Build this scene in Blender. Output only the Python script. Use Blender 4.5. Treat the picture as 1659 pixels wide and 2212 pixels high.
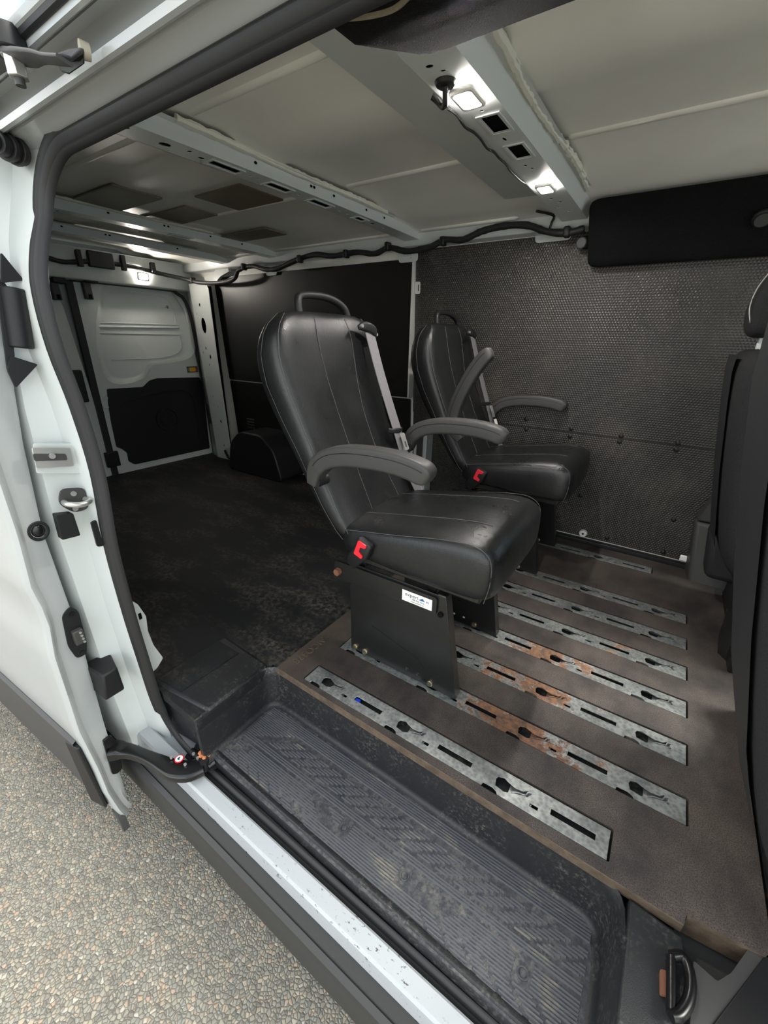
import bpy, bmesh, math, random
from mathutils import Vector, Matrix
random.seed(7)
for o in list(bpy.data.objects): bpy.data.objects.remove(o)
SC = bpy.context.scene
COL = SC.collection
# ------------------------------------------------------------------ camera
CX, CY, FPX, CH = 829.5, 1106.0, 891.28, 0.95          # photo taken as 1659 x 2212
RM = ((0.82769688, 0.23025074, -0.51176408), (0.56089863, -0.31079725, 0.76733161), (0.01762381, -0.92216575, -0.38639324))
cam_d = bpy.data.cameras.new('camera'); cam = bpy.data.objects.new('camera', cam_d); COL.objects.link(cam)
cam_d.sensor_fit = 'VERTICAL'; cam_d.sensor_height = 36.0; cam_d.lens = 36.0 * FPX / 2212; cam_d.clip_start = 0.02
mw = Matrix.Identity(4)
for i in range(3):
    mw[i][0] = RM[i][0]; mw[i][1] = -RM[i][1]; mw[i][2] = -RM[i][2]
mw[2][3] = CH
cam.matrix_world = mw
SC.camera = cam
def at(px, py, ax, val):
    d = [r[0] * (px - CX) + r[1] * (py - CY) + r[2] * FPX for r in RM]
    o = (0, 0, CH); k = 'xyz'.index(ax); t = (val - o[k]) / d[k]
    return Vector((o[0] + t * d[0], o[1] + t * d[1], o[2] + t * d[2]))
# ------------------------------------------------------------------ sky, sun, exposure
W = bpy.data.worlds.new('sky'); SC.world = W; W.use_nodes = True
wn = W.node_tree.nodes; wl = W.node_tree.links; wn.clear()
wo = wn.new('ShaderNodeOutputWorld'); bg = wn.new('ShaderNodeBackground'); bg.inputs[1].default_value = 1.25
tcw = wn.new('ShaderNodeTexCoord'); nz = wn.new('ShaderNodeTexNoise'); nz.inputs['Scale'].default_value = 2.2; nz.inputs['Detail'].default_value = 5
rp = wn.new('ShaderNodeValToRGB'); rp.color_ramp.elements[0].position = .44; rp.color_ramp.elements[0].color = (.13, .205, .27, 1)
rp.color_ramp.elements[1].position = .58; rp.color_ramp.elements[1].color = (1.0, .985, .95, 1)
mpw = wn.new('ShaderNodeMapping'); mpw.inputs['Location'].default_value = (3.1, 1.4, .55); wl.new(tcw.outputs['Generated'], mpw.inputs[0]); wl.new(mpw.outputs[0], nz.inputs['Vector']); wl.new(nz.outputs['Fac'], rp.inputs['Fac'])
wl.new(rp.outputs['Color'], bg.inputs[0]); wl.new(bg.outputs[0], wo.inputs[0])
sd = bpy.data.lights.new('sun', 'SUN'); sd.energy = 2.6; sd.angle = math.radians(30); sd.color = (1, .96, .88)
sun = bpy.data.objects.new('sun', sd); COL.objects.link(sun)
sun.rotation_euler = Vector((-0.72, -0.25, -0.62)).to_track_quat('-Z', 'Y').to_euler(); sun.location = (3, -3, 5)
SC.view_settings.view_transform = 'Standard'; SC.view_settings.look = 'None'
SC.view_settings.gamma = 1; SC.view_settings.use_curve_mapping = False; SC.view_settings.exposure = 1.8
# ------------------------------------------------------------------ materials
MATS = {}
class N:
    def __init__(s, name):
        s.m = bpy.data.materials.new(name); s.m.use_nodes = True
        s.t = s.m.node_tree; s.b = s.t.nodes['Principled BSDF']; s.out = s.t.nodes['Material Output']; MATS[name] = s.m
    def n(s, ty, **kw):
        x = s.t.nodes.new(ty)
        for k, v in kw.items():
            if hasattr(x, k): setattr(x, k, v)
            else: x.inputs[k].default_value = v
        return x
    def l(s, a, b): s.t.links.new(a, b)
    def pos(s, sc=(1, 1, 1)):
        g = s.n('ShaderNodeNewGeometry'); mp = s.n('ShaderNodeMapping'); mp.inputs['Scale'].default_value = sc
        s.l(g.outputs['Position'], mp.inputs['Vector']); return mp.outputs[0]
    def noise(s, vec, scale, detail=4, rough=.55):
        x = s.n('ShaderNodeTexNoise'); x.inputs['Scale'].default_value = scale; x.inputs['Detail'].default_value = detail
        x.inputs['Roughness'].default_value = rough; s.l(vec, x.inputs['Vector']); return x.outputs['Fac']
    def ramp(s, fac, stops):
        r = s.n('ShaderNodeValToRGB'); e = r.color_ramp.elements
        while len(e) < len(stops): e.new(.5)
        for i, (p, c) in enumerate(stops):
            e[i].position = p; e[i].color = (*c, 1) if isinstance(c, tuple) else (c, c, c, 1)
        s.l(fac, r.inputs['Fac']); return r.outputs['Color']
    def mix(s, fac, a, b):
        x = s.n('ShaderNodeMix'); x.data_type = 'RGBA'
        for v, i in ((fac, 0), (a, 6), (b, 7)):
            if hasattr(v, 'is_linked'): s.l(v, x.inputs[i])
            else: x.inputs[i].default_value = v if i == 0 else (*v, 1)
        return x.outputs[2]
    def math(s, op, a, b=0.0):
        x = s.n('ShaderNodeMath'); x.operation = op
        for i, v in enumerate((a, b)):
            if hasattr(v, 'is_linked'): s.l(v, x.inputs[i])
            else: x.inputs[i].default_value = v
        return x.outputs[0]
    def bump(s, h, strength=.3, dist=.002, prev=None):
        b = s.n('ShaderNodeBump'); b.inputs['Strength'].default_value = strength; b.inputs['Distance'].default_value = dist
        s.l(h, b.inputs['Height'])
        if prev is not None: s.l(prev, b.inputs['Normal'])
        s.l(b.outputs[0], s.b.inputs['Normal']); return b.outputs[0]
    def base(s, c):
        if hasattr(c, 'is_linked'): s.l(c, s.b.inputs['Base Color'])
        else: s.b.inputs['Base Color'].default_value = (*c, 1)
    def set(s, rough=.5, metal=0, spec=.5, coat=0):
        s.b.inputs['Roughness'].default_value = rough; s.b.inputs['Metallic'].default_value = metal
        s.b.inputs['Specular IOR Level'].default_value = spec; s.b.inputs['Coat Weight'].default_value = coat
        s.b.inputs['Coat Roughness'].default_value = .12
        return s
def flat(name, c, rough=.5, metal=0, spec=.5, bump=0, bs=400):
    k = N(name); k.base(c); k.set(rough, metal, spec)
    if bump: k.bump(k.noise(k.pos(), bs, 3), bump, .001)
    return k
k = N('white_paint'); p = k.pos(); k.set(.3, 0, .5, .25)
k.base(k.mix(k.ramp(k.noise(p, 4, 6), [(.58, 0.0), (.75, .35)]), (.60, .635, .62), (.52, .51, .48)))
k = N('interior_paint'); p = k.pos(); k.set(.45, 0, .4)
k.base(k.mix(k.ramp(k.noise(p, 7, 5), [(.5, 0.0), (.8, .4)]), (.80, .80, .74), (.70, .70, .64)))
k = N('outer_white'); k.base((.41, .43, .43)); k.set(.22, 0, .5, .4)
k = N('sill_paint'); p = k.pos(); k.set(.25, 0, .5, .3)
ch = k.ramp(k.noise(k.pos((1, 2.2, 1)), 70, 5, .7), [(.60, 0.0), (.64, 1.0)]); big = k.ramp(k.noise(p, 9, 3), [(.45, 0.0), (.6, 1.0)])
k.base(k.mix(k.math('MULTIPLY', ch, big), (.40, .42, .44), (.09, .09, .09)))
flat('black_plastic', (.0095, .0095, .0105), .5, 0, .4, .15, 900)
flat('grey_plastic', (.05, .049, .048), .55, 0, .4, .2, 900)
flat('arm_plastic', (.042, .041, .039), .5, 0, .45, .25, 700)
flat('rubber', (.018, .018, .019), .5, 0, .4, .1, 300)
flat('gloss_black', (.006, .006, .0065), .28, 0, .5)
flat('hole_black', (.003, .003, .003), .9, 0, .1)  # near-black for holes, also paints shade behind cut-outs
flat('chrome', (.62, .61, .58), .3, .7)
flat('bolt_steel', (.55, .5, .36), .35, 1)
flat('rust_bolt', (.20, .085, .05), .75, .3)
flat('rust_orange', (.50, .17, .06), .8)
flat('red_plastic', (.75, .015, .03), .35)
flat('blue_plastic', (.0, .03, .5), .4)
flat('label_white', (.85, .85, .82), .5)
flat('label_print', (.06, .06, .08), .6)
flat('label_blue', (.03, .12, .3), .6)
flat('label_yellow', (.75, .42, .02), .5)
flat('label_red', (.5, .05, .05), .5)
flat('label_teal', (.05, .25, .25), .5)
flat('seam_white', (.62, .62, .58), .5)
flat('cream_metal', (.42, .385, .30), .45)
flat('sealant', (.62, .62, .54), .7, 0, .3, .8, 180)
k = N('skirt_plastic'); k.base((.03, .03, .03)); k.set(.5, 0, .4); k.bump(k.noise(k.pos(), 900, 2), .2, .001)
k = N('vinyl'); p = k.pos(); k.set(.36, 0, .5)
v1 = k.n('ShaderNodeTexVoronoi', feature='DISTANCE_TO_EDGE'); v1.inputs['Scale'].default_value = 300; k.l(p, v1.inputs['Vector'])
wv = k.noise(k.pos((1, 1.6, .5)), 48, 8, .72)
k.base(k.mix(k.ramp(k.noise(p, 14, 5), [(.55, 0.0), (.8, .6)]), (.009, .0095, .0098), (.018, .018, .018)))
k.bump(wv, .32, .003, k.bump(v1.outputs[0], .3, .0012))
rr = k.ramp(k.noise(p, 9, 4), [(.3, .25), (.7, .40)]); k.l(rr, k.b.inputs['Roughness'])
flat('stitch', (.06, .06, .06), .7)
k = N('webbing'); k.base((.17, .163, .17)); k.set(.6, 0, .3); p = k.pos((1, 1, 1))
wt = k.n('ShaderNodeTexWave'); wt.inputs['Scale'].default_value = 160; wt.bands_direction = 'Z'; k.l(p, wt.inputs['Vector']); k.bump(wt.outputs['Fac'], .3, .001)
k = N('carpet'); p = k.pos(); k.set(.95, 0, .15)
k.base(k.mix(k.ramp(k.noise(p, 320, 2), [(.6, 0.0), (.75, 1.0)]), (.0045, .0045, .005), (.022, .020, .018))); k.bump(k.noise(p, 500, 2), .8, .003)
k = N('seat_fabric'); p = k.pos(); k.set(.9, 0, .2)
k.base(k.mix(k.ramp(k.noise(p, 700, 2), [(.45, 0.0), (.6, 1.0)]), (.018, .018, .019), (.036, .036, .037))); k.bump(k.noise(p, 900, 2), .6, .002)
k = N('seat_side'); k.base((.022, .022, .024)); k.set(.6, 0, .3); k.bump(k.noise(k.pos(), 700, 2), .3, .001)
# honeycomb wall panel : three plane waves at 60 degrees make a hexagonal lattice of dimples
k = N('honeycomb'); k.set(.38, 0, .5)
sp = k.n('ShaderNodeSeparateXYZ'); g = k.n('ShaderNodeNewGeometry'); k.l(g.outputs['Position'], sp.inputs[0])
tot = None; kk = 2 * math.pi / .0098
for a in (90, 30, 150):
    u = k.math('ADD', k.math('MULTIPLY', sp.outputs[0], kk * math.cos(math.radians(a))), k.math('MULTIPLY', sp.outputs[2], kk * math.sin(math.radians(a))))
    cs = k.math('COSINE', u); tot = cs if tot is None else k.math('ADD', tot, cs)
k.bump(tot, .40, .0012)
dust = k.ramp(k.noise(g.outputs['Position'], 3.2, 6, .65), [(.45, 0.0), (.75, .8)])
k.base(k.mix(dust, (.031, .0285, .0255), (.080, .071, .058)))
k = N('smooth_panel'); k.base((.0085, .008, .0075)); k.set(.42, 0, .45); k.bump(k.noise(k.pos(), 5, 3), .15, .01)
k = N('cargo_mat'); p = k.pos(); k.set(.7, 0, .35)
d = k.ramp(k.noise(k.pos((.7, 1.6, 1)), 2.3, 7, .72), [(.47, 0.0), (.64, .85)]); d2 = k.ramp(k.noise(p, 55, 6, .7), [(.42, 0.0), (.62, 1.0)])
k.base(k.mix(k.math('MULTIPLY', d, d2), (.010, .0105, .0118), (.125, .110, .085))); k.bump(k.noise(p, 900, 2), .3, .001)
k = N('board'); p = k.pos(); k.set(.52, 0, .45)
d = k.ramp(k.noise(k.pos((1.4, 1, 1)), 3.6, 7, .68), [(.38, 0.0), (.62, .85)]); gr = k.ramp(k.noise(p, 420, 3, .7), [(.36, 0.0), (.62, 1.0)])
sx = k.n('ShaderNodeSeparateXYZ'); k.l(p, sx.inputs[0])
edge = k.ramp(k.math('ADD', k.math('ADD', sx.outputs[0], k.math('MULTIPLY', k.noise(p, 6, 3), .25)), .95), [(.18, 1.0), (.42, 0.0)])
c = k.mix(gr, (.0165, .0138, .0138), (.042, .0350, .0335)); c = k.mix(k.math('MULTIPLY', d, gr), c, (.145, .118, .098))
c = k.mix(k.math('MULTIPLY', edge, .75), c, (.068, .050, .033)); k.base(c)
k.bump(k.noise(p, 700, 3), .5, .0015)
k = N('board_edge'); p = k.pos(); k.set(.65); k.base(k.mix(k.ramp(k.noise(p, 30, 6, .7), [(.4, 0.0), (.7, 1.0)]), (.068, .047, .031), (.135, .098, .068))); k.bump(k.noise(p, 300, 3), .4, .001)
k = N('liner'); p = k.pos(); k.set(.42, 0, .45)
d = k.ramp(k.noise(p, 10, 7, .7), [(.45, 0.0), (.68, .8)]); d2 = k.ramp(k.noise(p, 120, 5, .7), [(.5, 0.0), (.66, 1.0)])
k.base(k.mix(k.math('MULTIPLY', d, d2), (.013, .014, .016), (.13, .122, .108))); k.bump(k.noise(p, 600, 3), .5, .0012)
k = N('liner_floor'); p = k.pos(); k.set(.6, 0, .4)
d = k.ramp(k.noise(p, 7, 7, .7), [(.33, 0.0), (.58, .95)]); d2 = k.ramp(k.noise(p, 90, 5, .7), [(.40, 0.0), (.66, 1.0)])
k.base(k.mix(k.math('MULTIPLY', d, d2), (.032, .035, .046), (.15, .143, .13))); k.bump(k.noise(p, 600, 3), .4, .001)
k = N('rib_rubber'); p = k.pos(); k.set(.55, 0, .4)
d = k.ramp(k.noise(k.pos((.6, 1.5, 1)), 9, 7, .7), [(.56, 0.0), (.70, .9)])
k.base(k.mix(d, (.088, .091, .102), (.28, .25, .19)))
def steel(name, rust, x0=0, spread=1):
    k = N(name); p = k.pos(); k.set(.42, .75, .5)
    a = k.n('ShaderNodeTexVoronoi'); a.inputs['Scale'].default_value = 110; k.l(p, a.inputs['Vector'])
    sp1 = k.ramp(a.outputs['Distance'], [(.2, (.26, .27, .265)), (.75, (.42, .435, .425))])
    gr = k.mix(k.ramp(k.noise(p, 16, 6, .7), [(.45, 0.0), (.66, .75)]), sp1, (.15, .165, .17))
    r = k.ramp(k.noise(p, 22, 7, .75), [(.48, 0.0), (.58, 1.0)])
    sx = k.n('ShaderNodeSeparateXYZ'); k.l(p, sx.inputs[0])
    w = k.math('SUBTRACT', 1.0, k.math('MULTIPLY', k.math('ABSOLUTE', k.math('SUBTRACT', sx.outputs[0], x0)), 1.0 / spread))
    w = k.math('MAXIMUM', w, 0.0)
    r2 = k.ramp(k.math('ADD', k.math('MULTIPLY', k.noise(p, 13, 7, .75), 1.0), k.math('MULTIPLY', w, .30 * rust)), [(.62, 0.0), (.70, 1.0)])
    if rust == 0: r2 = k.math('MULTIPLY', r2, .0)
    rc = k.ramp(k.noise(p, 60, 5, .7), [(.35, (.07, .05, .042)), (.55, (.19, .095, .052)), (.72, (.28, .125, .05))])
    k.base(k.mix(r2, gr, rc)); k.l(k.math('SUBTRACT', .7, k.math('MULTIPLY', r2, .6)), k.b.inputs['Metallic'])
    k.l(k.math('ADD', .42, k.math('MULTIPLY', r2, .4)), k.b.inputs['Roughness']); k.bump(k.noise(p, 160, 5), .25, .001)
steel('steel', 0); steel('steel_rust', 1.0, -.13, .28); steel('steel_rust_soft', .85, -.15, .22); steel('steel_spot', .55, .06, .10)
k = N('black_steel'); p = k.pos(); k.set(.3, 0, .5)
d = k.ramp(k.noise(p, 150, 5, .75), [(.66, 0.0), (.70, 1.0)]); k.base(k.mix(d, (.009, .009, .009), (.16, .15, .14))); k.bump(k.noise(p, 12, 3), .12, .01)
k = N('asphalt'); p = k.pos(); k.set(.85, 0, .3)
vo = k.n('ShaderNodeTexVoronoi'); vo.inputs['Scale'].default_value = 105; k.l(p, vo.inputs['Vector'])
vd = k.n('ShaderNodeTexVoronoi', feature='DISTANCE_TO_EDGE'); vd.inputs['Scale'].default_value = 105; k.l(p, vd.inputs['Vector'])
hs = k.n('ShaderNodeSeparateColor'); k.l(vo.outputs['Color'], hs.inputs[0])
st = k.ramp(hs.outputs[0], [(.0, (0.176, 0.166, 0.140)), (.3, (0.286, 0.264, 0.215)), (.55, (0.234, 0.231, 0.202)), (.8, (0.351, 0.319, 0.247)), (.93, (0.377, 0.280, 0.202)), (1, (0.442, 0.416, 0.351))])
gap = k.ramp(vd.outputs[0], [(.02, 1.0), (.10, 0.0)])
k.base(k.mix(k.math('MULTIPLY', gap, .75), st, (.085, .08, .072))); k.bump(k.math('MINIMUM', vd.outputs[0], .25), .8, .01, k.bump(k.noise(p, 500, 3), .3, .003))
k = N('felt_pad'); p = k.pos(); k.set(.45, 0, .4); k.base(k.mix(k.noise(p, 260, 4), (.14, .122, .082), (.23, .20, .14)))
k = N('lamp_glow'); k.base((1, 1, 1)); k.b.inputs['Emission Color'].default_value = (1, .95, .9, 1); k.b.inputs['Emission Strength'].default_value = 300
k = N('lamp_glow_soft'); k.base((1, 1, 1)); k.b.inputs['Emission Color'].default_value = (1, .92, .82, 1); k.b.inputs['Emission Strength'].default_value = 120
k = N('lamp_bezel'); k.base((.85, .84, .8)); k.set(.25); k.set(.3)
k = N('glass'); k.set(.0); k.base((1, 1, 1))
tr = k.n('ShaderNodeBsdfTransparent'); tr.inputs[0].default_value = (.9, .93, .92, 1); gl = k.n('ShaderNodeBsdfGlossy'); gl.inputs['Roughness'].default_value = .02
ms = k.n('ShaderNodeMixShader'); ms.inputs[0].default_value = .07; k.l(tr.outputs[0], ms.inputs[1]); k.l(gl.outputs[0], ms.inputs[2]); k.l(ms.outputs[0], k.out.inputs['Surface'])
# ------------------------------------------------------------------ mesh helpers
ORG = {}
V = Vector
def catmull(pts, sub=6, closed=False):
    pts = [V(p) for p in pts]; n = len(pts); out = []
    for i in range(n if closed else n - 1):
        if closed: a, b, c, d = pts[i - 1], pts[i], pts[(i + 1) % n], pts[(i + 2) % n]
        else: a, b, c, d = pts[max(i - 1, 0)], pts[i], pts[i + 1], pts[min(i + 2, n - 1)]
        for j in range(sub):
            t = j / sub
            out.append(.5 * ((2 * b) + (c - a) * t + (2 * a - 5 * b + 4 * c - d) * t * t + (3 * b - a - 3 * c + d) * t ** 3))
    if not closed: out.append(pts[-1])
    return out
def rrect(w, h, r, n=3, cx=0, cy=0):
    out = []
    for (sx, sy, a0) in ((1, 1, 0), (-1, 1, 90), (-1, -1, 180), (1, -1, 270)):
        for i in range(n + 1):
            a = math.radians(a0 + 90 * i / n)
            out.append((cx + sx * (w / 2 - r) + r * math.cos(a), cy + sy * (h / 2 - r) + r * math.sin(a)))
    return out
def rect(x0, x1, y0, y1): return [(x0, y0), (x1, y0), (x1, y1), (x0, y1)]
def circ(cx, cy, r, n=12, ry=None):
    ry = r if ry is None else ry
    return [(cx + r * math.cos(2 * math.pi * i / n), cy + ry * math.sin(2 * math.pi * i / n)) for i in range(n)]
def rpoly(pts, r, n=3):
    """round the corners of a polygon"""
    out = []; m = len(pts)
    for i in range(m):
        p = V((*pts[i], 0)); a = V((*pts[i - 1], 0)); b = V((*pts[(i + 1) % m], 0))
        da = (a - p); db = (b - p); rr = min(r, da.length * .45, db.length * .45)
        s = p + da.normalized() * rr; e = p + db.normalized() * rr
        for j in range(n + 1):
            t = j / n; q = s * (1 - t) ** 2 + p * 2 * t * (1 - t) + e * t * t; out.append((q.x, q.y))
    return out
class MB:
    def __init__(s): s.v = []; s.f = []
    def add(s, vs, fs):
        o = len(s.v); s.v += [V(v) for v in vs]; s.f += [tuple(i + o for i in f) for f in fs]; return s
    def box(s, x0, x1, y0, y1, z0, z1):
        return s.add([(x, y, z) for z in (z0, z1) for x, y in ((x0, y0), (x1, y0), (x1, y1), (x0, y1))],
                     [(3, 2, 1, 0), (4, 5, 6, 7), (0, 1, 5, 4), (1, 2, 6, 5), (2, 3, 7, 6), (3, 0, 4, 7)])
    def hexa(s, b, t):
        """box from bottom quad and top quad"""
        return s.add(list(b) + list(t), [(3, 2, 1, 0), (4, 5, 6, 7), (0, 1, 5, 4), (1, 2, 6, 5), (2, 3, 7, 6), (3, 0, 4, 7)])
    def grid(s, rows, cu=False, cap=False):
        n = len(rows[0]); m = len(rows); vs = [p for r in rows for p in r]; fs = []
        for i in range(m - 1):
            for j in range(n if cu else n - 1):
                j2 = (j + 1) % n; fs.append((i * n + j, i * n + j2, (i + 1) * n + j2, (i + 1) * n + j))
        if cap: fs.append(tuple(range(n))[::-1]); fs.append(tuple((m - 1) * n + j for j in range(n)))
        return s.add(vs, fs)
    def sweep(s, path, sec, up=(0, 0, 1), cap=True, scale=None, closed=False):
        path = [V(p) for p in path]; up = V(up); rows = []; n = len(path)
        for i, p in enumerate(path):
            if closed: t = path[(i + 1) % n] - path[i - 1]
            else: t = path[min(i + 1, n - 1)] - path[max(i - 1, 0)]
            t.normalize(); u = (up - t * up.dot(t))
            if u.length < 1e-4: u = V((1, 0, 0)) - t * t.x
            u.normalize(); w = t.cross(u); k = scale[i] if scale else 1
            if not isinstance(k, tuple): k = (k, k)
            rows.append([p + w * a * k[0] + u * b * k[1] for a, b in sec])
        if closed: rows.append(rows[0])
        return s.grid(rows, True, cap and not closed)
    def tube(s, path, r, n=8, cap=True, scale=None, closed=False, up=(0, 0, 1)):
        return s.sweep(path, circ(0, 0, r, n), up, cap, scale, closed)
    def cyl(s, p0, p1, r, r2=None, n=16):
        p0 = V(p0); p1 = V(p1); ax = (p1 - p0).normalized(); up = V((0, 0, 1)) if abs(ax.z) < .9 else V((1, 0, 0))
        return s.sweep([p0, p1], circ(0, 0, r, n), up, True, [1, (r2 if r2 is not None else r) / r])
    def prism(s, poly, mp, a, b):
        n = len(poly); vs = [mp(x, y, a) for x, y in poly] + [mp(x, y, b) for x, y in poly]
        return s.add(vs, [tuple(range(n)), tuple(range(n, 2 * n))[::-1]] + [(i, (i + 1) % n, n + (i + 1) % n, n + i) for i in range(n)])
    def plate(s, outline, holes, mp, a, b):
        """flat plate with real holes: outline and holes in 2D, mp(x,y,h) maps to 3D, thickness a..b"""
        bm = bmesh.new(); es = []
        for lp in [outline] + holes:
            vs = [bm.verts.new((x, y, 0)) for x, y in lp]
            es += [bm.edges.new((vs[i], vs[(i + 1) % len(vs)])) for i in range(len(vs))]
        bmesh.ops.triangle_fill(bm, use_beauty=True, use_dissolve=False, edges=es, normal=(0, 0, 1))
        bm.verts.index_update(); vv = [(v.co.x, v.co.y) for v in bm.verts]; ff = [tuple(v.index for v in f.verts) for f in bm.faces]
        bm.free(); n = len(vv)
        s.add([mp(x, y, a) for x, y in vv] + [mp(x, y, b) for x, y in vv], ff + [tuple(i + n for i in f[::-1]) for f in ff])
        for lp in [outline] + holes:
            m = len(lp); s.add([mp(x, y, a) for x, y in lp] + [mp(x, y, b) for x, y in lp], [(i, (i + 1) % m, m + (i + 1) % m, m + i) for i in range(m)])
        return s
    def sphere(s, c, r, n=10, m=6, sq=(1, 1, 1)):
        rows = []
        for i in range(m + 1):
            a = math.pi * (i / m - .5); rr = max(math.cos(a), .002)
            rows.append([V(c) + V((r * sq[0] * rr * math.cos(2 * math.pi * j / n), r * sq[1] * rr * math.sin(2 * math.pi * j / n), r * sq[2] * math.sin(a))) for j in range(n)])
        return s.grid(rows, True, True)
    def build(s, name, mat, parent=None, bevel=0, sub=0, smooth=True, ang=38, org=None, seg=2, merge=True):
        if parent is not None: o3 = ORG[parent]
        elif org is not None: o3 = V(org)
        else: o3 = V((0, 0, 0))
        bm = bmesh.new()
        vs = [bm.verts.new(v - o3) for v in s.v]
        for f in s.f:
            try: bm.faces.new([vs[i] for i in f])
            except ValueError: pass
        if merge: bmesh.ops.remove_doubles(bm, verts=bm.verts, dist=1e-5)
        bmesh.ops.recalc_face_normals(bm, faces=bm.faces)
        me = bpy.data.meshes.new(name); bm.to_mesh(me); bm.free()
        if smooth:
            for pl in me.polygons: pl.use_smooth = True
            me.set_sharp_from_angle(angle=math.radians(ang))
        me.materials.append(MATS[mat])
        o = bpy.data.objects.new(name, me); COL.objects.link(o); ORG[o] = o3
        if parent is not None: o.parent = parent
        else: o.location = o3
        if bevel:
            b = o.modifiers.new('bevel', 'BEVEL'); b.width = bevel; b.segments = seg; b.limit_method = 'ANGLE'; b.angle_limit = math.radians(35)
        if sub:
            q = o.modifiers.new('sub', 'SUBSURF'); q.levels = sub; q.render_levels = sub
        return o
def tag(o, label=None, cat=None, group=None, kind=None):
    for k_, v_ in (('label', label), ('category', cat), ('group', group), ('kind', kind)):
        if v_: o[k_] = v_
    return o
def thing(name, loc, label, cat, group=None):
    o = bpy.data.objects.new(name, None); COL.objects.link(o); o.location = loc; o.empty_display_size = .05; ORG[o] = V(loc)
    return tag(o, label, cat, group)
def struct(o, label, cat='van body'): return tag(o, label, cat, None, 'structure')
def copyobj(src, parent, off, name=None):
    c = src.copy(); COL.objects.link(c); c.parent = parent; c.location = V(off); ORG[c] = ORG[src] if parent is None else ORG[parent]
    return c
mXY = lambda z0=0: (lambda x, y, h: V((x, y, z0 + h)))       # plate lying flat
mXZ = lambda y0: (lambda x, z, h: V((x, y0 + h, z)))         # plate facing y
mYZ = lambda x0: (lambda y, z, h: V((x0 + h, y, z)))         # plate facing x
def text(name, body, size, mat, parent, mtx, ext=.0006):
    cu = bpy.data.curves.new(name, 'FONT'); cu.body = body; cu.size = size; cu.extrude = ext; cu.align_x = 'CENTER'; cu.align_y = 'CENTER'
    tmp = bpy.data.objects.new('tmp', cu); COL.objects.link(tmp)
    me = bpy.data.meshes.new_from_object(tmp.evaluated_get(bpy.context.evaluated_depsgraph_get())); bpy.data.objects.remove(tmp)
    me.transform(Matrix.Translation(-ORG[parent]) @ mtx); me.materials.clear(); me.materials.append(MATS[mat])
    o = bpy.data.objects.new(name, me); COL.objects.link(o); o.parent = parent; ORG[o] = ORG[parent]; return o
def frame(o, xa, ya):
    xa = V(xa).normalized(); ya = V(ya); ya = (ya - xa * ya.dot(xa)).normalized(); za = xa.cross(ya)
    m = Matrix.Identity(4)
    for i in range(3): m[i][0] = xa[i]; m[i][1] = ya[i]; m[i][2] = za[i]; m[i][3] = o[i]
    return m
# ================================================================== SETTING
g = MB().box(-9, 7, -7, 9, -.64, -.62).build('ground', 'asphalt'); struct(g, 'pale speckled stone-chip asphalt under the van', 'ground')
XR, XF = -3.3, 1.9
def yw(z): return 2.178 - z * .045
m = MB(); m.plate([(XR, .40), (-.86, .40), (-.86, .665), (XF, .665), (XF, 2.17), (XR, 2.17)], [], mXY(), -.05, -.02)
flo = struct(m.build('floor', 'cargo_mat'), 'black rubber cargo floor mat with dusty scuffs', 'floor')
MB().plate([(-1.16, .475), (-.99, .475), (-.99, .60), (-1.16, .60)], [], mXY(), -.021, -.0185).build('mat_patch', 'cargo_mat', flo)
# ---- ceiling skin, outer roof
prof = [(.455, 1.36), (.49, 1.415), (.55, 1.442), (.60, 1.446), (.64, 1.460), (.95, 1.466), (.99, 1.452), (1.16, 1.453), (1.20, 1.467), (1.65, 1.467), (1.69, 1.453), (1.79, 1.452), (1.83, 1.440), (1.95, 1.440), (2.05, 1.425), (2.10, 1.40), (2.108, 1.37)]
ceil = struct(MB().grid([[V((x, y, z)) for y, z in prof] for x in (XR + .02, -2.7, -2.2, -1.2, -.6, 1.15)]).build('ceiling', 'interior_paint', ang=25), 'bare pale painted metal roof with ribs and crossbows', 'ceiling')
oprof = [(.325, 1.312), (.33, 1.317), (.36, 1.349), (.45, 1.446), (.6, 1.50), (1.28, 1.53), (1.96, 1.50), (2.12, 1.44), (2.24, 1.30)]
MB().grid([[V((x, y, z)) for y, z in oprof] for x in (XR - .04, 1.15)]).build('roof_outer', 'outer_white', ceil)
def half_tube(x0, x1, y, z, r):
    m = MB(); sec = [(r * math.cos(a), -r * .8 * math.sin(a)) for a in [math.pi * i / 8 for i in range(9)]]
    xs = [x0, x0 + r, x1 - r, x1]; ks = [.2, 1, 1, .2]
    m.grid([[V((x, y + a * k_, z + b * k_)) for a, b in sec] for x, k_ in zip(xs, ks)]); return m
def zc(y):
    for (a, b) in zip(prof, prof[1:]):
        if a[0] <= y <= b[0]: return a[1] + (b[1] - a[1]) * (y - a[0]) / (b[0] - a[0])
    return 1.45
for (x0, x1) in ((-.40, 1.1), (-1.17, -.70), (-2.17, -1.34), (-2.62, -2.30)):
    for y in (.83, 1.46, 2.02): half_tube(x0, x1, y, zc(y) + .002, .012).build('rib', 'interior_paint', ceil)
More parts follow.
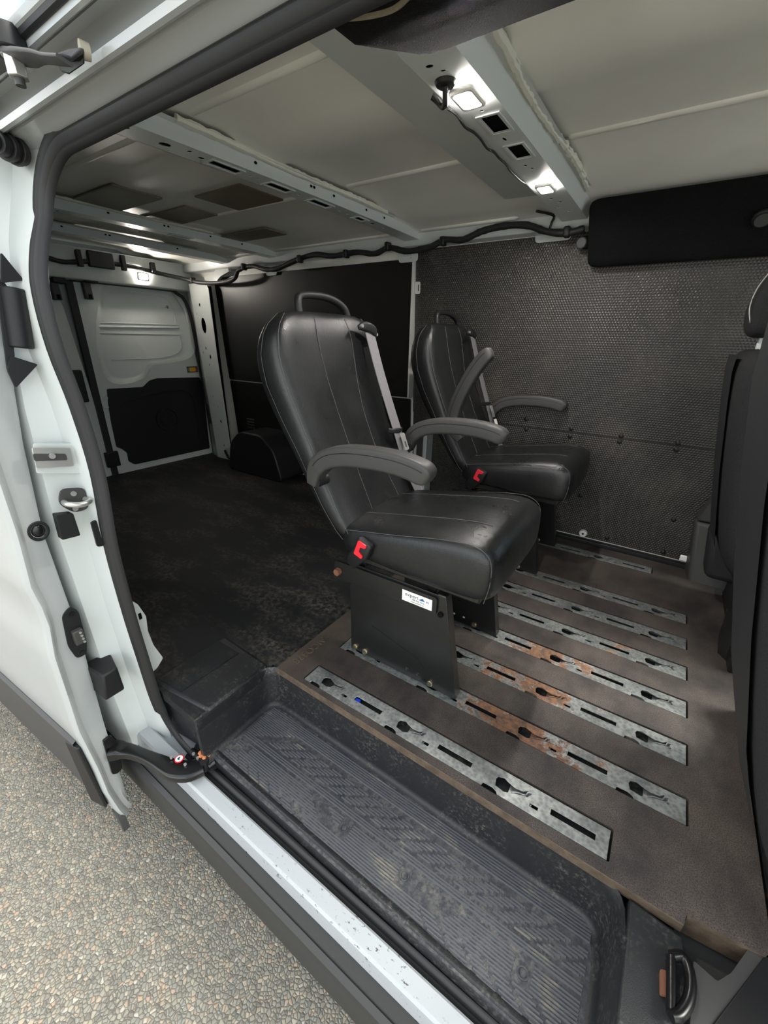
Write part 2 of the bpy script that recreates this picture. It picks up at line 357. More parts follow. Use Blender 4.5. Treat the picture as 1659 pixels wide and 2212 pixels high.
# roof crossbows: hat sections with real cut-outs
def crown(y): return .008 * (1 - ((y - 1.28) / .85) ** 2)
def bow(xa, xb, rear, front, zt, windows, holes, wy0=.47, wy1=2.105, ym=1e-3):
    mp = lambda x, y, h: V((x, y, 1.40 + crown(y) + h))
    hl = [rect(xa + w0, xa + w1, a, b) for (a, b, w0, w1) in windows] + [circ(xa + hx, hy, r, 10, ry) for (hx, hy, r, ry) in holes]
    out = []; N_ = 14
    ys = [wy0 + (wy1 - wy0) * i / N_ for i in range(N_ + 1)]
    outl = [(xa, y) for y in ys] + [(xb, y) for y in ys[::-1]]
    b = MB().plate(outl, hl, mp, 0, .0015).build('crossbow', 'white_paint', ceil, ang=30)
    up = MB()
    for s_, x0, x1, x2 in ((1, xb, front[0], front[1]), (-1, xa, rear[0], rear[1])):
        up.grid([[V((x0, y, 1.40 + crown(y))), V((x1, y, zt + crown(y) * .5)), V((x2, y, zt + crown(y) * .5 + .002))] for y in ys])
    up.build('flange', 'white_paint', b, ang=30)
    dk = MB().box(xa + .012, xb - .012, wy0 + .05, wy1 - .05, 1.4135, 1.4155).build('bow_shade', 'hole_black', b)  # black sheet paints the shade inside the hollow bow
    for (a, c, w0, w1) in windows:       # pressed lip round each window
        MB().plate(rect(xa + w0 - .008, xa + w1 + .008, a - .008, c + .008), [rect(xa + w0, xa + w1, a, c)], mp, -.003, .0).build('window_lip', 'white_paint', b, bevel=.001)
    return b
b2 = bow(-.530, -.435, (-.545, -.69), (-.415, -.39), 1.4395, [(1.095, 1.185, .035, .075), (1.27, 1.36, .035, .075)],
         [(.03, .87, .008, .006), (.045, .895, .006, .004), (.05, 1.03, .006, .005), (.03, 1.05, .006, .004), (.05, 1.07, .005, .004), (.045, 1.23, .004, .012), (.04, 1.42, .004, .007), (.05, 1.45, .004, .007), (.03, 1.75, .006, .008), (.05, 1.80, .008, .008), (.03, 1.86, .006, .006), (.055, 1.92, .006, .006)])
b3 = bow(-1.275, -1.195, (-1.285, -1.36), (-1.197, -1.175), 1.4405, [(.93, 1.03, .02, .055), (1.14, 1.235, .02, .055), (1.34, 1.44, .02, .055), (1.60, 1.66, .025, .055)],
         [(.03, .66, .012, .010), (.05, .69, .010, .014), (.035, .80, .014, .016), (.05, .86, .008, .006), (.035, .905, .008, .01), (.04, 1.07, .005, .005), (.04, 1.10, .005, .005), (.04, 1.28, .005, .006), (.04, 1.50, .005, .006), (.04, 1.55, .005, .006), (.04, 1.72, .01, .012), (.04, 1.80, .006, .006), (.03, 1.9, .006, .006)])
b4 = bow(-2.265, -2.195, (-2.275, -2.32), (-2.197, -2.175), 1.438, [(.80, .92, .02, .05), (1.4, 1.5, .02, .05)], [(.035, 1.0, .006, .006), (.035, 1.2, .006, .006), (.035, 1.7, .006, .006)])
b5 = bow(-2.735, -2.665, (-2.745, -2.80), (-2.667, -2.64), 1.438, [(.9, 1.0, .02, .05)], [(.035, 1.25, .006, .006), (.035, 1.6, .006, .006)])
def bead(parent, x, y0, y1, r, z):
    pts = []; sc = []; n = int((y1 - y0) / .012)
    for i in range(n + 1):
        y = y0 + (y1 - y0) * i / n; pts.append(V((x + .006 * math.sin(y * 9) + random.uniform(-.0015, .0015), y, z + crown(y) * .5))); sc.append(random.uniform(.75, 1.25))
    MB().tube(pts, r, 7, scale=sc).build('sealant_bead', 'sealant', parent)
bead(b2, -.402, .60, 1.86, .009, 1.444); bead(b3, -1.182, .80, 1.75, .008, 1.445); bead(b4, -2.182, .9, 1.6, .006, 1.441)
for y in (1.12, 1.43): MB().sphere((-.56, y, 1.437), .013, 8, 5, (1, 1.4, .6)).build('sealant_blob', 'sealant', b2)
# side slots and spot holes on the crossbow front faces
for b, x, lst in ((b2, -.4255, (.98, 1.22, 1.32, 1.36, 1.42, 1.62)), (b3, -1.194, (.72, 1.06, 1.30, 1.315, 1.42, 1.62, 1.75)), (b4, -2.194, (1.1, 1.35, 1.37, 1.6, 1.8)), (b5, -2.664, (1.1, 1.3, 1.32, 1.7))):
    for y in lst: MB().plate(circ(y, 1.424 + crown(y), .0055, 8, .004), [], mYZ(x), -.0005, .0008).build('hole', 'hole_black', b)
MB().plate(rpoly([(-1.40, .62), (-1.345, .62), (-1.335, 1.20), (-1.375, 1.20)], .004), [], mXY(), 1.444, 1.447).build('tape_strip', 'cream_metal', ceil)
for pts in ([(155, 425), (240, 393), (350, 425), (262, 460)], [(300, 475), (388, 448), (475, 470), (400, 505)], [(420, 430), (530, 408), (612, 438), (505, 468)], [(470, 505), (550, 480), (620, 500), (545, 520)]):
    q = [at(*p_, 'z', 1.455) for p_ in pts]; x0 = min(v.x for v in q[:3]); x1 = max(v.x for v in q); y0 = q[0].y; y1 = q[2].y
    MB().plate(rpoly(rect(x0, x1, y0, y1), .006), [], (lambda zm: lambda x, y, h: V((x, y, zm + h)))(min(zc(y0 + (y1 - y0) * j_ / 8) for j_ in range(9))), -.006, -.0005).build('sound_deadening_pad', 'felt_pad', ceil, bevel=.001)
# ---- far wall with its liner panels
def mW(off=0): return lambda x, z, h: V((x, yw(z) + off + h, z))
wall = MB()
wall.plate(rpoly([(XR, -.05), (XF, -.05), (XF, .75), (1.2, 1.40), (XR, 1.40)], .01), [rpoly([(.62, .62), (1.6, .62), (1.18, 1.22), (.62, 1.22)], .04)], mW(.012), 0, .01)
wl_ = struct(wall.build('wall_left', 'interior_paint', ang=30), 'far van side wall clad in black panels', 'wall')
def panel(name, pts, mat, off, th=.006, r=.012):
    n = []                                      # add mid points so the plate follows the wall's bend
    for i, p_ in enumerate(pts):
        q = pts[(i + 1) % len(pts)]; n.append(p_)
        if (p_[1] - .6) * (q[1] - .6) < 0:
            t = (.6 - p_[1]) / (q[1] - p_[1]); n.append((p_[0] + t * (q[0] - p_[0]), .6))
    return MB().plate(rpoly(pts, r) if r else n, [], mW(off), -th, 0).build(name, mat, wl_, bevel=.0015)
pu = panel('upper_panel', [(-1.243, .553), (.34, .553), (.34, 1.372), (-1.243, 1.372)], 'honeycomb', .004)
pl = panel('lower_panel', [(-1.243, .024), (.34, .024), (.34, .57), (-1.243, .57)], 'honeycomb', .010)
panel('rear_upper_panel', [(-2.93, .635), (-1.258, .635), (-1.258, 1.335), (-2.93, 1.335)], 'smooth_panel', .006)
panel('rear_lower_panel', [(-2.93, -.01), (-1.262, -.01), (-1.262, .628), (-2.93, .628)], 'smooth_panel', .008)
MB().box(-1.243, .24, 2.158, 2.19, -.03, .017).build('kick_strip', 'black_plastic', wl_, bevel=.004)
MB().box(-1.256, -1.2455, 2.10, 2.16, .64, 1.33).build('seam_strip', 'seam_white', wl_)
MB().box(-1.62, -1.25, 2.160, 2.175, .629, .634).build('seam_strip', 'seam_white', wl_)
for px, py in [(1137, 905), (1136, 927), (1234, 926), (1231, 943), (1342, 942), (1338, 955), (1465, 957), (1461, 972), (1113, 515)]:
    q = at(px, py, 'y', 2.15); y = yw(q.z)
    MB().sphere((q.x, y - (.002 if q.z > .55 else -.003), q.z), .011, 10, 6, (1, .5, 1)).build('rivet', 'black_plastic', pu)
for px, py in [(1273, 990), (1480, 1048), (1253, 1072), (1455, 1125), (1310, 1164), (1432, 1195)]:
    q = at(px, py, 'y', 2.16); MB().sphere((q.x, 2.173, q.z), .011, 10, 6, (1, .5, 1)).build('rivet', 'black_plastic', pl)
q = at(1259, 1153, 'y', 2.16); wc = MB().cyl((q.x, 2.172, q.z), (q.x, 2.160, q.z), .020, .017, 20).build('fastener_cap', 'label_white', pl)
MB().cyl((q.x, 2.161, q.z), (q.x, 2.158, q.z), .005, n=10).build('fastener_hole', 'hole_black', wc)
tab = MB().plate(rpoly(rect(-1.243, -1.212, 1.172, 1.228), .008), [rpoly(rect(-1.226, -1.219, 1.185, 1.215), .002)], mW(-.006), -.003, 0).build('white_tab', 'seam_white', wl_)
m = MB(); m.box(-1.19, -1.105, 2.085, 2.165, .0, .50); m.build('bracket_post', 'white_paint', wl_, bevel=.004)
MB().box(-1.166, -1.128, 2.075, 2.088, .03, .44).build('bracket_channel', 'grey_plastic', wl_, bevel=.003)
m = MB(); prf = [(-2.78, -.02), (-2.72, .20), (-2.60, .30), (-2.36, .30), (-2.24, .20), (-2.17, -.02)]
m.prism(rpoly(prf, .05), mXZ(0), 1.93, 2.17); m.build('wheel_arch_cover', 'black_plastic', wl_, bevel=.012)
for i in range(4): MB().box(-2.78, -2.70, 2.155, 2.164, .27 + i * .022, .28 + i * .022).build('vent_slat', 'grey_plastic', wl_)
# upper rail and brackets under the crossbow ends
MB().prism([(2.062, 1.378), (2.118, 1.370), (2.118, 1.44), (2.045, 1.43)], mYZ(0), -3.2, 1.1).build('roof_rail', 'white_paint', wl_, bevel=.004)
for x, w_, z0 in ((-1.285, .115, 1.318), (-2.31, .10, 1.315), (-.57, .15, 1.345)):
    br = MB().plate(rpoly(rect(x - w_ / 2, x + w_ / 2, z0, z0 + .085), .018), [circ(x + .018, z0 + .02, .003, 8), circ(x - .02, z0 + .03, .003, 8)], mW(-.010), -.004, 0).build('bow_bracket', 'white_paint', wl_, bevel=.002)
    MB().plate(rpoly(rect(x - .022, x + .018, z0 + .028, z0 + .045), .006), [], mW(-.0145), -.002, 0).build('emboss', 'white_paint', br)
MB().sweep(catmull([(-2.98, 2.09, 1.31), (-2.88, 2.085, 1.32), (-2.80, 2.085, 1.36), (-2.7, 2.085, 1.385)], 4), [(-.03, -.01), (.03, -.01), (.03, .01), (-.03, .01)], (0, -1, 0)).build('rail_gusset', 'white_paint', wl_)
# grey pillar trim by the driver's seat
t3 = MB(); t3.hexa([(.245, 2.035, -.02), (.62, 2.035, -.02), (.62, 2.17, -.02), (.235, 2.17, -.02)], [(.212, 2.10, .25), (.60, 2.10, .25), (.60, 2.17, .25), (.206, 2.168, .25)])
t3 = t3.build('trim_1', 'grey_plastic', bevel=.015, seg=3); struct(t3, 'grey plastic lower pillar trim beside the far panel', 'trim')
MB().hexa([(.214, 2.102, .253), (.60, 2.102, .253), (.60, 2.17, .253), (.208, 2.168, .253)], [(.30, 2.10, .56), (.60, 2.09, .56), (.60, 2.17, .56), (.292, 2.165, .56)]).build('upper_trim', 'grey_plastic', t3, bevel=.01)
MB().box(.203, .247, 2.150, 2.162, .035, .062).build('white_clip', 'label_white', t3, bevel=.004)
# ---- near side: header over the door, rear pillar, side skin, sill
hd = [(.47, 1.385), (.462, 1.30), (.452, 1.262), (.43, 1.262), (.415, 1.266), (.395, 1.270), (.392, 1.284), (.387, 1.284), (.386, 1.268), (.380, 1.2655), (.374, 1.2665), (.372, 1.275), (.388, 1.286), (.388, 1.314), (.372, 1.313), (.372, 1.338), (.350, 1.338), (.350, 1.294), (.345, 1.2905), (.340, 1.2915), (.339, 1.30), (.335, 1.303), (.328, 1.306), (.325, 1.312)]
wr = MB().grid([[V((x, y, z)) for y, z in hd] for x in (XR, .62)]).build('wall_right', 'outer_white', ang=30)
struct(wr, 'white door header, pillar and side skin around the open side door', 'wall')
MB().tube([(XR, .337, 1.304), (.62, .337, 1.304)], .0065, 8, up=(0, 1, 0)).build('gutter_strip', 'rubber', wr)
yi = [(-.30, .405), (-.2, .402), (0, .391), (.27, .383), (.47, .383), (.65, .395), (.80, .390), (.92, .378), (1.02, .379), (1.12, .399), (1.20, .425), (1.27, .447)]
def yin(z):
    for a, b in zip(yi, yi[1:]):
        if a[0] <= z <= b[0]: return a[1] + (b[1] - a[1]) * (z - a[0]) / (b[0] - a[0])
    return yi[0][1] if z < 0 else yi[-1][1]
yo_ = [(-.30, .315), (0, .302), (.5, .293), (.8, .305), (1.05, .33), (1.20, .352), (1.27, .362)]
def yout(z):
    for a, b in zip(yo_, yo_[1:]):
        if a[0] <= z <= b[0]: return a[1] + (b[1] - a[1]) * (z - a[0]) / (b[0] - a[0])
    return .315
zs = [-.30 + 1.57 * i / 40 for i in range(41)]
rows = []
for z in zs:
    a, b = yin(z), yout(z)
    rows.append([V((-1.40, .50, z)), V((-1.14, a + .018, z)), V((-1.068, a + .012, z)), V((-1.060, a, z)), V((-1.075, a - .012, z)), V((-1.135, a - .028, z)), V((-1.145, b + .012, z)), V((-1.175, b, z)), V((XR, b, z))])
MB().grid(rows).build('rear_pillar', 'white_paint', wr, ang=35)
MB().plate(rect(XR, -1.39, -.05, 1.40), [], lambda x, z, h: V((x, .50 + h, z)), 0, .004).build('inner_side_panel', 'smooth_panel', wr)
J0 = lambda px, py: at(px, py, 'x', -1.10)
pf = MB().plate(rpoly([(v.y, v.z) for v in (J0(*p_) for p_ in ((270, 1290), (296, 1304), (314, 1330), (318, 1362), (330, 1392), (351, 1420), (338, 1442), (322, 1455)))], .006), [], mYZ(-1.10), -.03, .004).build('pillar_foot', 'white_paint', wr, bevel=.003)
c_ = J0(301, 1330); MB().box(-1.0965, -1.095, c_.y - .004, c_.y + .004, c_.z - .01, c_.z + .01).build('slot', 'hole_black', pf)
sill = MB().grid([[V((x, y, z)) for y, z in [(.334, -.30), (.337, -.25), (.341, -.208), (.346, -.201), (.376, -.199), (.381, -.203), (.383, -.222), (.44, -.222), (.44, -.30)]] for x in (XR, -1.2, -.98, .75)]).build('door_sill', 'sill_paint', wr, ang=30)
MB().grid([[V((x, y, z)) for y, z in [(.384, -.2205), (.392, -.212), (.398, -.2155), (.404, -.208), (.412, -.206), (.418, -.212), (.424, -.205), (.430, -.204), (.434, -.22)]] for x in (-.96, .75)]).build('sill_rubber', 'rubber', wr, ang=25)
sk = MB().grid([[V((x, y, z)) for y, z in [(.42, -.47), (.33, -.47), (.312, -.44), (.300, -.30), (.303, -.283), (.3145, -.2745), (.317, -.277), (.320, -.272), (.331, -.258), (.336, -.248), (.338, -.256)]] for x in (XR, .9)]).build('trim_2', 'skirt_plastic', ang=20)
struct(sk, 'dark grey plastic skirt below the door sill', 'trim')
MB().box(XR, .75, .34, .84, -.5, -.26).build('underbody', 'hole_black', wr)
# door seal running round the opening
zt = 1.2565
rc_ = .11
arc_ = [V((-.948 - rc_ * math.sin(t_), .437 - .022 * (1 - math.cos(t_)), zt - rc_ * (1 - math.cos(t_)))) for t_ in [math.pi / 2 * i_ / 12 for i_ in range(13)]]
low_ = [V((-1.058, yin(z), z)) for z in (1.08, 1.02, .92, .80, .65, .47, .27, .1, 0, -.06)] + [V((-1.045, .398, -.125)), V((-1.015, .400, -.165)), V((-.96, .402, -.196)), V((-.88, .4025, -.205)), V((-.3, .4025, -.205)), V((.62, .4025, -.205))]
path = [V((.62, .437, zt)), V((-.2, .437, zt))] + arc_[:-1] + catmull([arc_[-1]] + low_, 4)
sec = [(-.021, .002), (-.021, -.006), (-.016, -.011), (-.011, -.008), (-.007, -.014), (0, -.016), (.006, -.011), (.010, -.015), (.018, -.016), (.023, -.008), (.022, .004), (.0, .006)]
sc = []
for p_ in path: sc.append((1.0, 1.0) if p_.z > -.1 else (max(.55, 1 + (p_.z + .1) * 4.5), .5))
seal = MB().sweep(path, [(a, -b) for a, b in sec], (0, -1, 0), True, sc).build('trim_3', 'rubber', ang=50); struct(seal, 'ribbed black rubber seal around the side door opening', 'trim')
MB().grid([[V((.64, .46, z)), V((.60, yin(z) + .01, z)), V((.56, yin(z), z)), V((.565, yin(z) - .02, z)), V((.60, yout(z), z)), V((.72, yout(z) - .01, z))] for z in zs]).build('front_pillar', 'white_paint', wr, ang=35)
# fittings on the rear pillar
J = lambda px, py, x=-1.118: at(px, py, 'x', x)
def jplate(name, pts, mat, x=-1.118, th=.006, r=.004, bev=.0015, parent=None):
    q = [J(*p_, x) for p_ in pts]
    return MB().plate(rpoly([(v.y, v.z) for v in q], r), [], mYZ(x), 0, th).build(name, mat, parent or wr, bevel=bev)
jplate('rail_cover', [(0, 545), (50, 606), (0, 612)], 'black_plastic', -1.110)
jplate('rail_cover', [(20, 768), (80, 787), (32, 838), (14, 800)], 'black_plastic', -1.112)
jplate('backing_plate', [(-6, 600), (12, 615), (30, 770), (14, 800), (-6, 640)], 'black_plastic', -1.118)
q0 = J(27, 622, -1.115); q1 = J(46, 752, -1.115); MB().cyl(q0, q1, .021, n=20).build('buffer_roll', 'black_plastic', wr, bevel=.003)
gd = jplate('guide_recess', [(70, 958), (162, 958), (178, 1022), (78, 1022)], 'white_paint', -1.112, .002)
gr = jplate('steel_guide', [(66, 966), (150, 966), (158, 1006), (76, 1010)], 'chrome', -1.105, .006)
jplate('guide_groove', [(70, 980), (142, 980), (146, 994), (74, 996)], 'grey_plastic', -1.098, .001, parent=gr)
qq = J(112, 985, -1.096); MB().cyl(qq, qq + V((.004, 0, 0)), .006, n=12).build('guide_screw', 'chrome', gr)
sp_ = jplate('striker_plate', [(128, 1055), (182, 1052), (192, 1098), (160, 1108), (124, 1088)], 'grey_plastic', -1.106, .004, .014)
a = J(138, 1085, -1.10); b = J(184, 1078, -1.10)
MB().tube(catmull([a, a + V((.022, 0, 0)), (a + b) / 2 + V((.03, 0, -.003)), b + V((.022, 0, 0)), b], 5), .0065, 10, up=(0, 0, 1)).build('striker_loop', 'chrome', sp_)
for p_ in ((158, 1066), (162, 1098)): c_ = J(*p_, -1.103); MB().cyl(c_, c_ + V((.004, 0, 0)), .006, n=10).build('striker_screw', 'chrome', sp_)
jplate('stop_block', [(112, 1108), (150, 1104), (166, 1152), (126, 1162)], 'black_plastic', -1.100, .02, bev=.003)
jplate('edge_pad', [(194, 1128), (206, 1122), (222, 1178), (208, 1180)], 'black_plastic', -1.075, .006)
m = MB(); c0 = J(46, 331, -1.085); dv = V((.03, -.055, 0)).normalized()
for i, r_ in enumerate((.020, .0235, .019, .0225, .018, .019, .013)): m.cyl(c0 + dv * (i * .0085), c0 + dv * (i * .0085 + .0075), r_, r_ * .97, 18)
m.build('bump_stop', 'rubber', wr, bevel=.001)
m = MB(); c0 = J(4, 232, -1.09); m.sphere(c0, .028, 12, 8, (1, 1, .8)); m.build('body_plug', 'grey_plastic', wr)
# ---- rear wall: header, pillars, two doors
rw = MB().prism([(-3.30, 1.255), (-3.225, 1.262), (-3.205, 1.30), (-3.20, 1.385), (-3.17, 1.43), (-3.30, 1.43)], lambda x, z, h: V((x, h, z)), .46, 2.12).build('wall_rear', 'white_paint', bevel=.006)
MB().box(-3.36, -3.345, .30, 2.25, -.4, 1.5).build('rear_leak_skin', 'outer_white', rw)  # unseen shell plate added to close light leaks behind the doors
MB().box(-3.34, .62, 2.205, 2.22, -.4, 1.45).build('side_leak_skin', 'outer_white', wl_)  # unseen shell plate added to stop light leaking past the far wall
struct(rw, 'white rear header beam above the back doors', 'wall')
zz = [(.07, .03), (.22, .05), (.34, .04)]
m = MB(); hl = []
for (x, z, rx, rz) in [(-3.05, 1.16, .008, .012), (-3.04, 1.02, .028, .055), (-3.06, .86, .007, .011), (-3.10, .83, .006, .008), (-3.02, .80, .010, .016), (-3.05, .74, .006, .008), (-3.07, .5, .005, .007), (-3.03, .42, .005, .005), (-3.02, .30, .010, .016), (-3.07, .24, .005, .005), (-3.03, .10, .007, .011), (-3.1, 1.10, .006, .006)]:
    hl.append(circ(x, z, rx, 12, rz))
dp = MB().plate([(-3.14, -.02), (-2.945, -.02), (-2.935, .8), (-2.915, 1.26), (-2.94, 1.30), (-3.14, 1.30)], hl, lambda x, z, h: V((x, 2.092 - z * .03 + h, z)), 0, .003).build('rear_corner_pillar', 'white_paint', rw)
MB().grid([[V((-3.14, 2.092 - z * .03, z)), V((-3.155, 2.098 - z * .03, z)), V((-3.265, 2.135, z)), V((-3.285, 2.16, z))] for z in (-.02, .6, 1.30)]).build('pillar_return', 'white_paint', dp)
MB().box(-3.13, -2.95, 2.1, 2.105, -.02, 1.28).build('pillar_shade', 'hole_black', dp)  # black backing, shade painted in so the pillar holes look dark
MB().box(-3.215, -3.16, 2.10, 2.112, .26, .42).build('latch_plate', 'grey_plastic', dp, bevel=.003)
MB().tube(catmull([(-2.99, 2.085, .0), (-2.985, 2.06, .06), (-2.96, 2.05, .065), (-2.94, 2.06, .0)], 5), .007, 8).build('tie_hook', 'black_plastic', dp)
MB().prism([(.42, -.02), (.52, -.02), (.56, 1.30), (.46, 1.30)], mYZ(0), -3.29, -3.2).build('pillar_near', 'white_paint', rw)
R3 = lambda px, py, x=-3.3: at(px, py, 'x', x)
def yz(pts, x=-3.3): return [(R3(*p_, x).y, R3(*p_, x).z) for p_ in pts]
def rear_door(name, y0, y1, label, recess, mirror):
    d = MB().plate(rpoly([(y0, -.02), (y1, -.02), (y1 - .012, .6), (y1 - .05, 1.12), (y1 - .15, 1.268), (y0, 1.268)], .03), [recess], mYZ(-3.32), 0, .02).build(name, 'white_paint', bevel=.002)
    struct(d, label, 'door')
    cy = sum(p_[0] for p_ in recess) / len(recess); cz = sum(p_[1] for p_ in recess) / len(recess)
    sh = lambda k_: [V((0, cy + (p_[0] - cy) * k_, cz + (p_[1] - cz) * k_)) for p_ in recess]
    rows = [[V((-3.30, v.y, v.z)) for v in sh(1.0)], [V((-3.306, v.y, v.z)) for v in sh(.985)], [V((-3.327, v.y, v.z)) for v in sh(.90)], [V((-3.332, v.y, v.z)) for v in sh(.87)]]
    m = MB().grid(rows, True); n = len(recess); m.add(rows[-1], [tuple(range(n))]); pn = m.build('pressed_panel', 'white_paint', d, ang=50)
    return d, pn
rec = catmull([(*p_, 0) for p_ in yz([(216, 640), (232, 616), (300, 617), (368, 624), (402, 645), (416, 690), (423, 745), (408, 774), (365, 784), (330, 790), (312, 816), (275, 829), (240, 826), (220, 800), (206, 730)])], 4, True)
rec = [(v.x, v.y) for v in rec]
d1, pn = rear_door('door_1', 1.335, 2.148, 'white rear door with pressed panel and black lower trim, under the lamp', rec, 1)
# raised lines and ribs inside the pressed panel
for pts, r_ in (([(238, 632), (330, 638), (368, 652), (380, 698)], .0025), ([(205, 697), (290, 699), (386, 702)], .003), ([(205, 706), (290, 707), (386, 708)], .008), ([(203, 719), (290, 721), (388, 723)], .003), ([(388, 724), (392, 752), (372, 768), (325, 775), (240, 777)], .0025)):
    q = [R3(*p_, -3.33) for p_ in pts]
    MB().tube(catmull(q, 4), r_, 8, up=(1, 0, 0)).build('pressed_rib', 'white_paint', pn)
trim = yz([(230, 840), (308, 836), (322, 822), (338, 817), (430, 815), (436, 830), (452, 968), (290, 1003), (277, 996), (274, 978), (262, 969), (251, 966), (240, 915), (234, 880)])
tr_ = MB().plate(rpoly(trim, .012), [], mYZ(-3.299), 0, .008).build('lower_trim', 'black_plastic', d1, bevel=.004)
cc = R3(362, 906, -3.29); MB().tube([V((-3.290, cc.y + .085 * math.cos(a_), cc.z + .085 * math.sin(a_))) for a_ in [2 * math.pi * i / 24 for i in range(24)]], .007, 6, closed=True, up=(1, 0, 0)).build('ring_emboss', 'black_plastic', tr_)
MB().plate(circ(cc.y, cc.z, .05, 20), [], mYZ(-3.291), 0, .006).build('disc_emboss', 'black_plastic', tr_, bevel=.003)
q = [R3(*p_, -3.29) for p_ in [(270, 870), (330, 850), (400, 845), (420, 870), (430, 940)]]; MB().tube(catmull(q, 4), .006, 6, up=(1, 0, 0)).build('line_emboss', 'black_plastic', tr_)
s0 = R3(403, 792, -3.298); s1 = R3(428, 804, -3.298)
st_ = MB().box(-3.299, -3.2965, s0.y, s1.y, s1.z, s0.z).build('warning_label', 'label_print', d1)
w_ = s1.y - s0.y; MB().box(-3.2965, -3.2955, s0.y + .22 * w_, s0.y + .78 * w_, s1.z + .008, s0.z - .008).build('label_field', 'label_yellow', st_)
MB().box(-3.2965, -3.2955, s0.y + .05 * w_, s0.y + .19 * w_, s1.z + .012, s0.z - .012).build('label_field', 'label_teal', st_)
MB().box(-3.2965, -3.2955, s0.y + .81 * w_, s0.y + .95 * w_, s1.z + .012, s0.z - .012).build('label_field', 'label_red', st_)
for py in (860, 880, 900): q = R3(229, py); MB().box(-3.30, -3.293, q.y - .02, q.y + .02, q.z - .008, q.z + .008).build('latch_rib', 'white_paint', d1, bevel=.003)
q = R3(244, 998); MB().box(-3.30, -3.27, q.y - .05, q.y + .04, q.z - .03, q.z + .08).build('door_buffer', 'black_plastic', d1, bevel=.006)
sc_ = R3(361, 662, -3.329)
for i in range(7):
    c_ = sc_ + V((0, random.uniform(-.015, .015), random.uniform(-.012, .012))); MB().box(-3.3315, -3.3305, c_.y - .006, c_.y + .006, c_.z - .002, c_.z + .002).build('paint_chip', 'label_print', pn)
MB().sweep([(-3.295, 1.322, -.02), (-3.295, 1.322, .6), (-3.295, 1.325, 1.27)], rect(-.012, .012, -.02, .02), (0, 1, 0)).build('centre_seal', 'rubber', d1)
q = [(-3.285, 1.322, 1.262), (-3.285, 1.9, 1.262), (-3.285, 2.03, 1.245), (-3.285, 2.115, 1.13), (-3.285, 2.148, .6), (-3.285, 2.156, -.02)]
MB().tube(catmull(q, 4), .013, 8).build('door_seal', 'rubber', d1)
rec2 = [(y, z) for y, z in rpoly([(.62, .62), (1.20, .62), (1.20, 1.05), (1.1, 1.2), (.62, 1.2)], .06)]
d2, pn2 = rear_door('door_2', .47, 1.312, 'white rear door partly hidden behind the side door seal', rec2, -1)
MB().plate(rpoly(rect(.55, 1.22, .02, .56), .03), [], mYZ(-3.299), 0, .006).build('lower_trim', 'black_plastic', d2, bevel=.003)
q0 = R3(150, 800, -3.29); q1 = R3(178, 862, -3.29); MB().box(-3.30, -3.26, q0.y - .01, q1.y + .03, q1.z - .02, q0.z).build('lock_cover', 'black_plastic', d2, bevel=.008)
for px0, par in ((108, d2), (177, d1)):      # black hooks at the top of the doors
    a = R3(px0, 594, -3.26); b = R3(px0 + 33, 614, -3.26)
    hk = MB().box(-3.295, -3.235, a.y, b.y, b.z, a.z).build('latch_cover', 'black_plastic', par, bevel=.008)
    c_ = R3(px0 + 14, 630, -3.255); MB().box(-3.285, -3.25, c_.y - .022, c_.y + .022, c_.z - .045, b.z + .005).build('latch_hook', 'grey_plastic', hk, bevel=.004)
    MB().box(-3.252, -3.246, c_.y - .006, c_.y + .012, c_.z - .040, c_.z - .015).build('hook_hole', 'hole_black', hk)
# ---- cab shell in front of the cargo space (out of frame, lets the windscreen light in)
wf = MB(); wf.plate([(.42, -.05), (2.17, -.05), (2.17, .55), (.42, .55)], [], mYZ(XF), 0, .03)
wf = struct(wf.build('wall_front', 'black_plastic'), 'black dashboard bulkhead at the front of the cab', 'wall')
MB().grid([[V((XF, .42, .55)), V((XF, 2.17, .55))], [V((1.15, .50, 1.43)), V((1.15, 2.09, 1.43))]]).build('window_1', 'glass')
struct(bpy.data.objects['window_1'], 'windscreen glass at the front of the cab', 'window')
MB().plate(rpoly([(.60, .60), (1.62, .60), (1.2, 1.24), (.60, 1.24)], .04), [], mW(.018), 0, .004).build('window_2', 'glass'); struct(bpy.data.objects['window_2'], 'driver side window glass in the cab', 'window')
# ================================================================== FLOOR BOARD, RAILS, STEP
rail_y = [.697, .866, 1.031, 1.199, 1.365, 1.531, 1.699, 2.043]
rail_x = [(-.721, .106)] + [(-.721, .238)] * 6 + [(-.721, .108)]
notch = [-.652, -.385, -.112, .148]; slots = [-.506, -.240, .036]
HW = .0325
bo = [(-.824, .650), (.235, .634), (.238, .652), (.36, .664), (.365, 2.15), (-.824, 2.15)]
holes = [rpoly(rect(x0 - .004, x1 + .005, y - HW - .002, y + HW + .0065), .003, 1) for y, (x0, x1) in zip(rail_y, rail_x)]
brd = MB().plate(bo, holes, mXY(), -.02, 0).build('floor_board', 'board', org=(0, 0, -.02))
tag(brd, 'dusty brown-black composite floor board holding the steel seat rails', 'floor board')
MB().hexa([(-.824, .6485, -.024), (.235, .6325, -.024), (.235, .636, -.024), (-.824, .652, -.024)], [(-.824, .6485, -.0005), (.235, .6325, -.0005), (.235, .636, -.0005), (-.824, .652, -.0005)]).build('board_edge', 'board_edge', brd, bevel=.0008)
MB().hexa([(.24, .6505, -.05), (.36, .6625, -.05), (.36, .666, -.05), (.24, .654, -.05)], [(.24, .6505, -.0005), (.36, .6625, -.0005), (.36, .666, -.0005), (.24, .654, -.0005)]).build('board_edge', 'board_edge', brd)
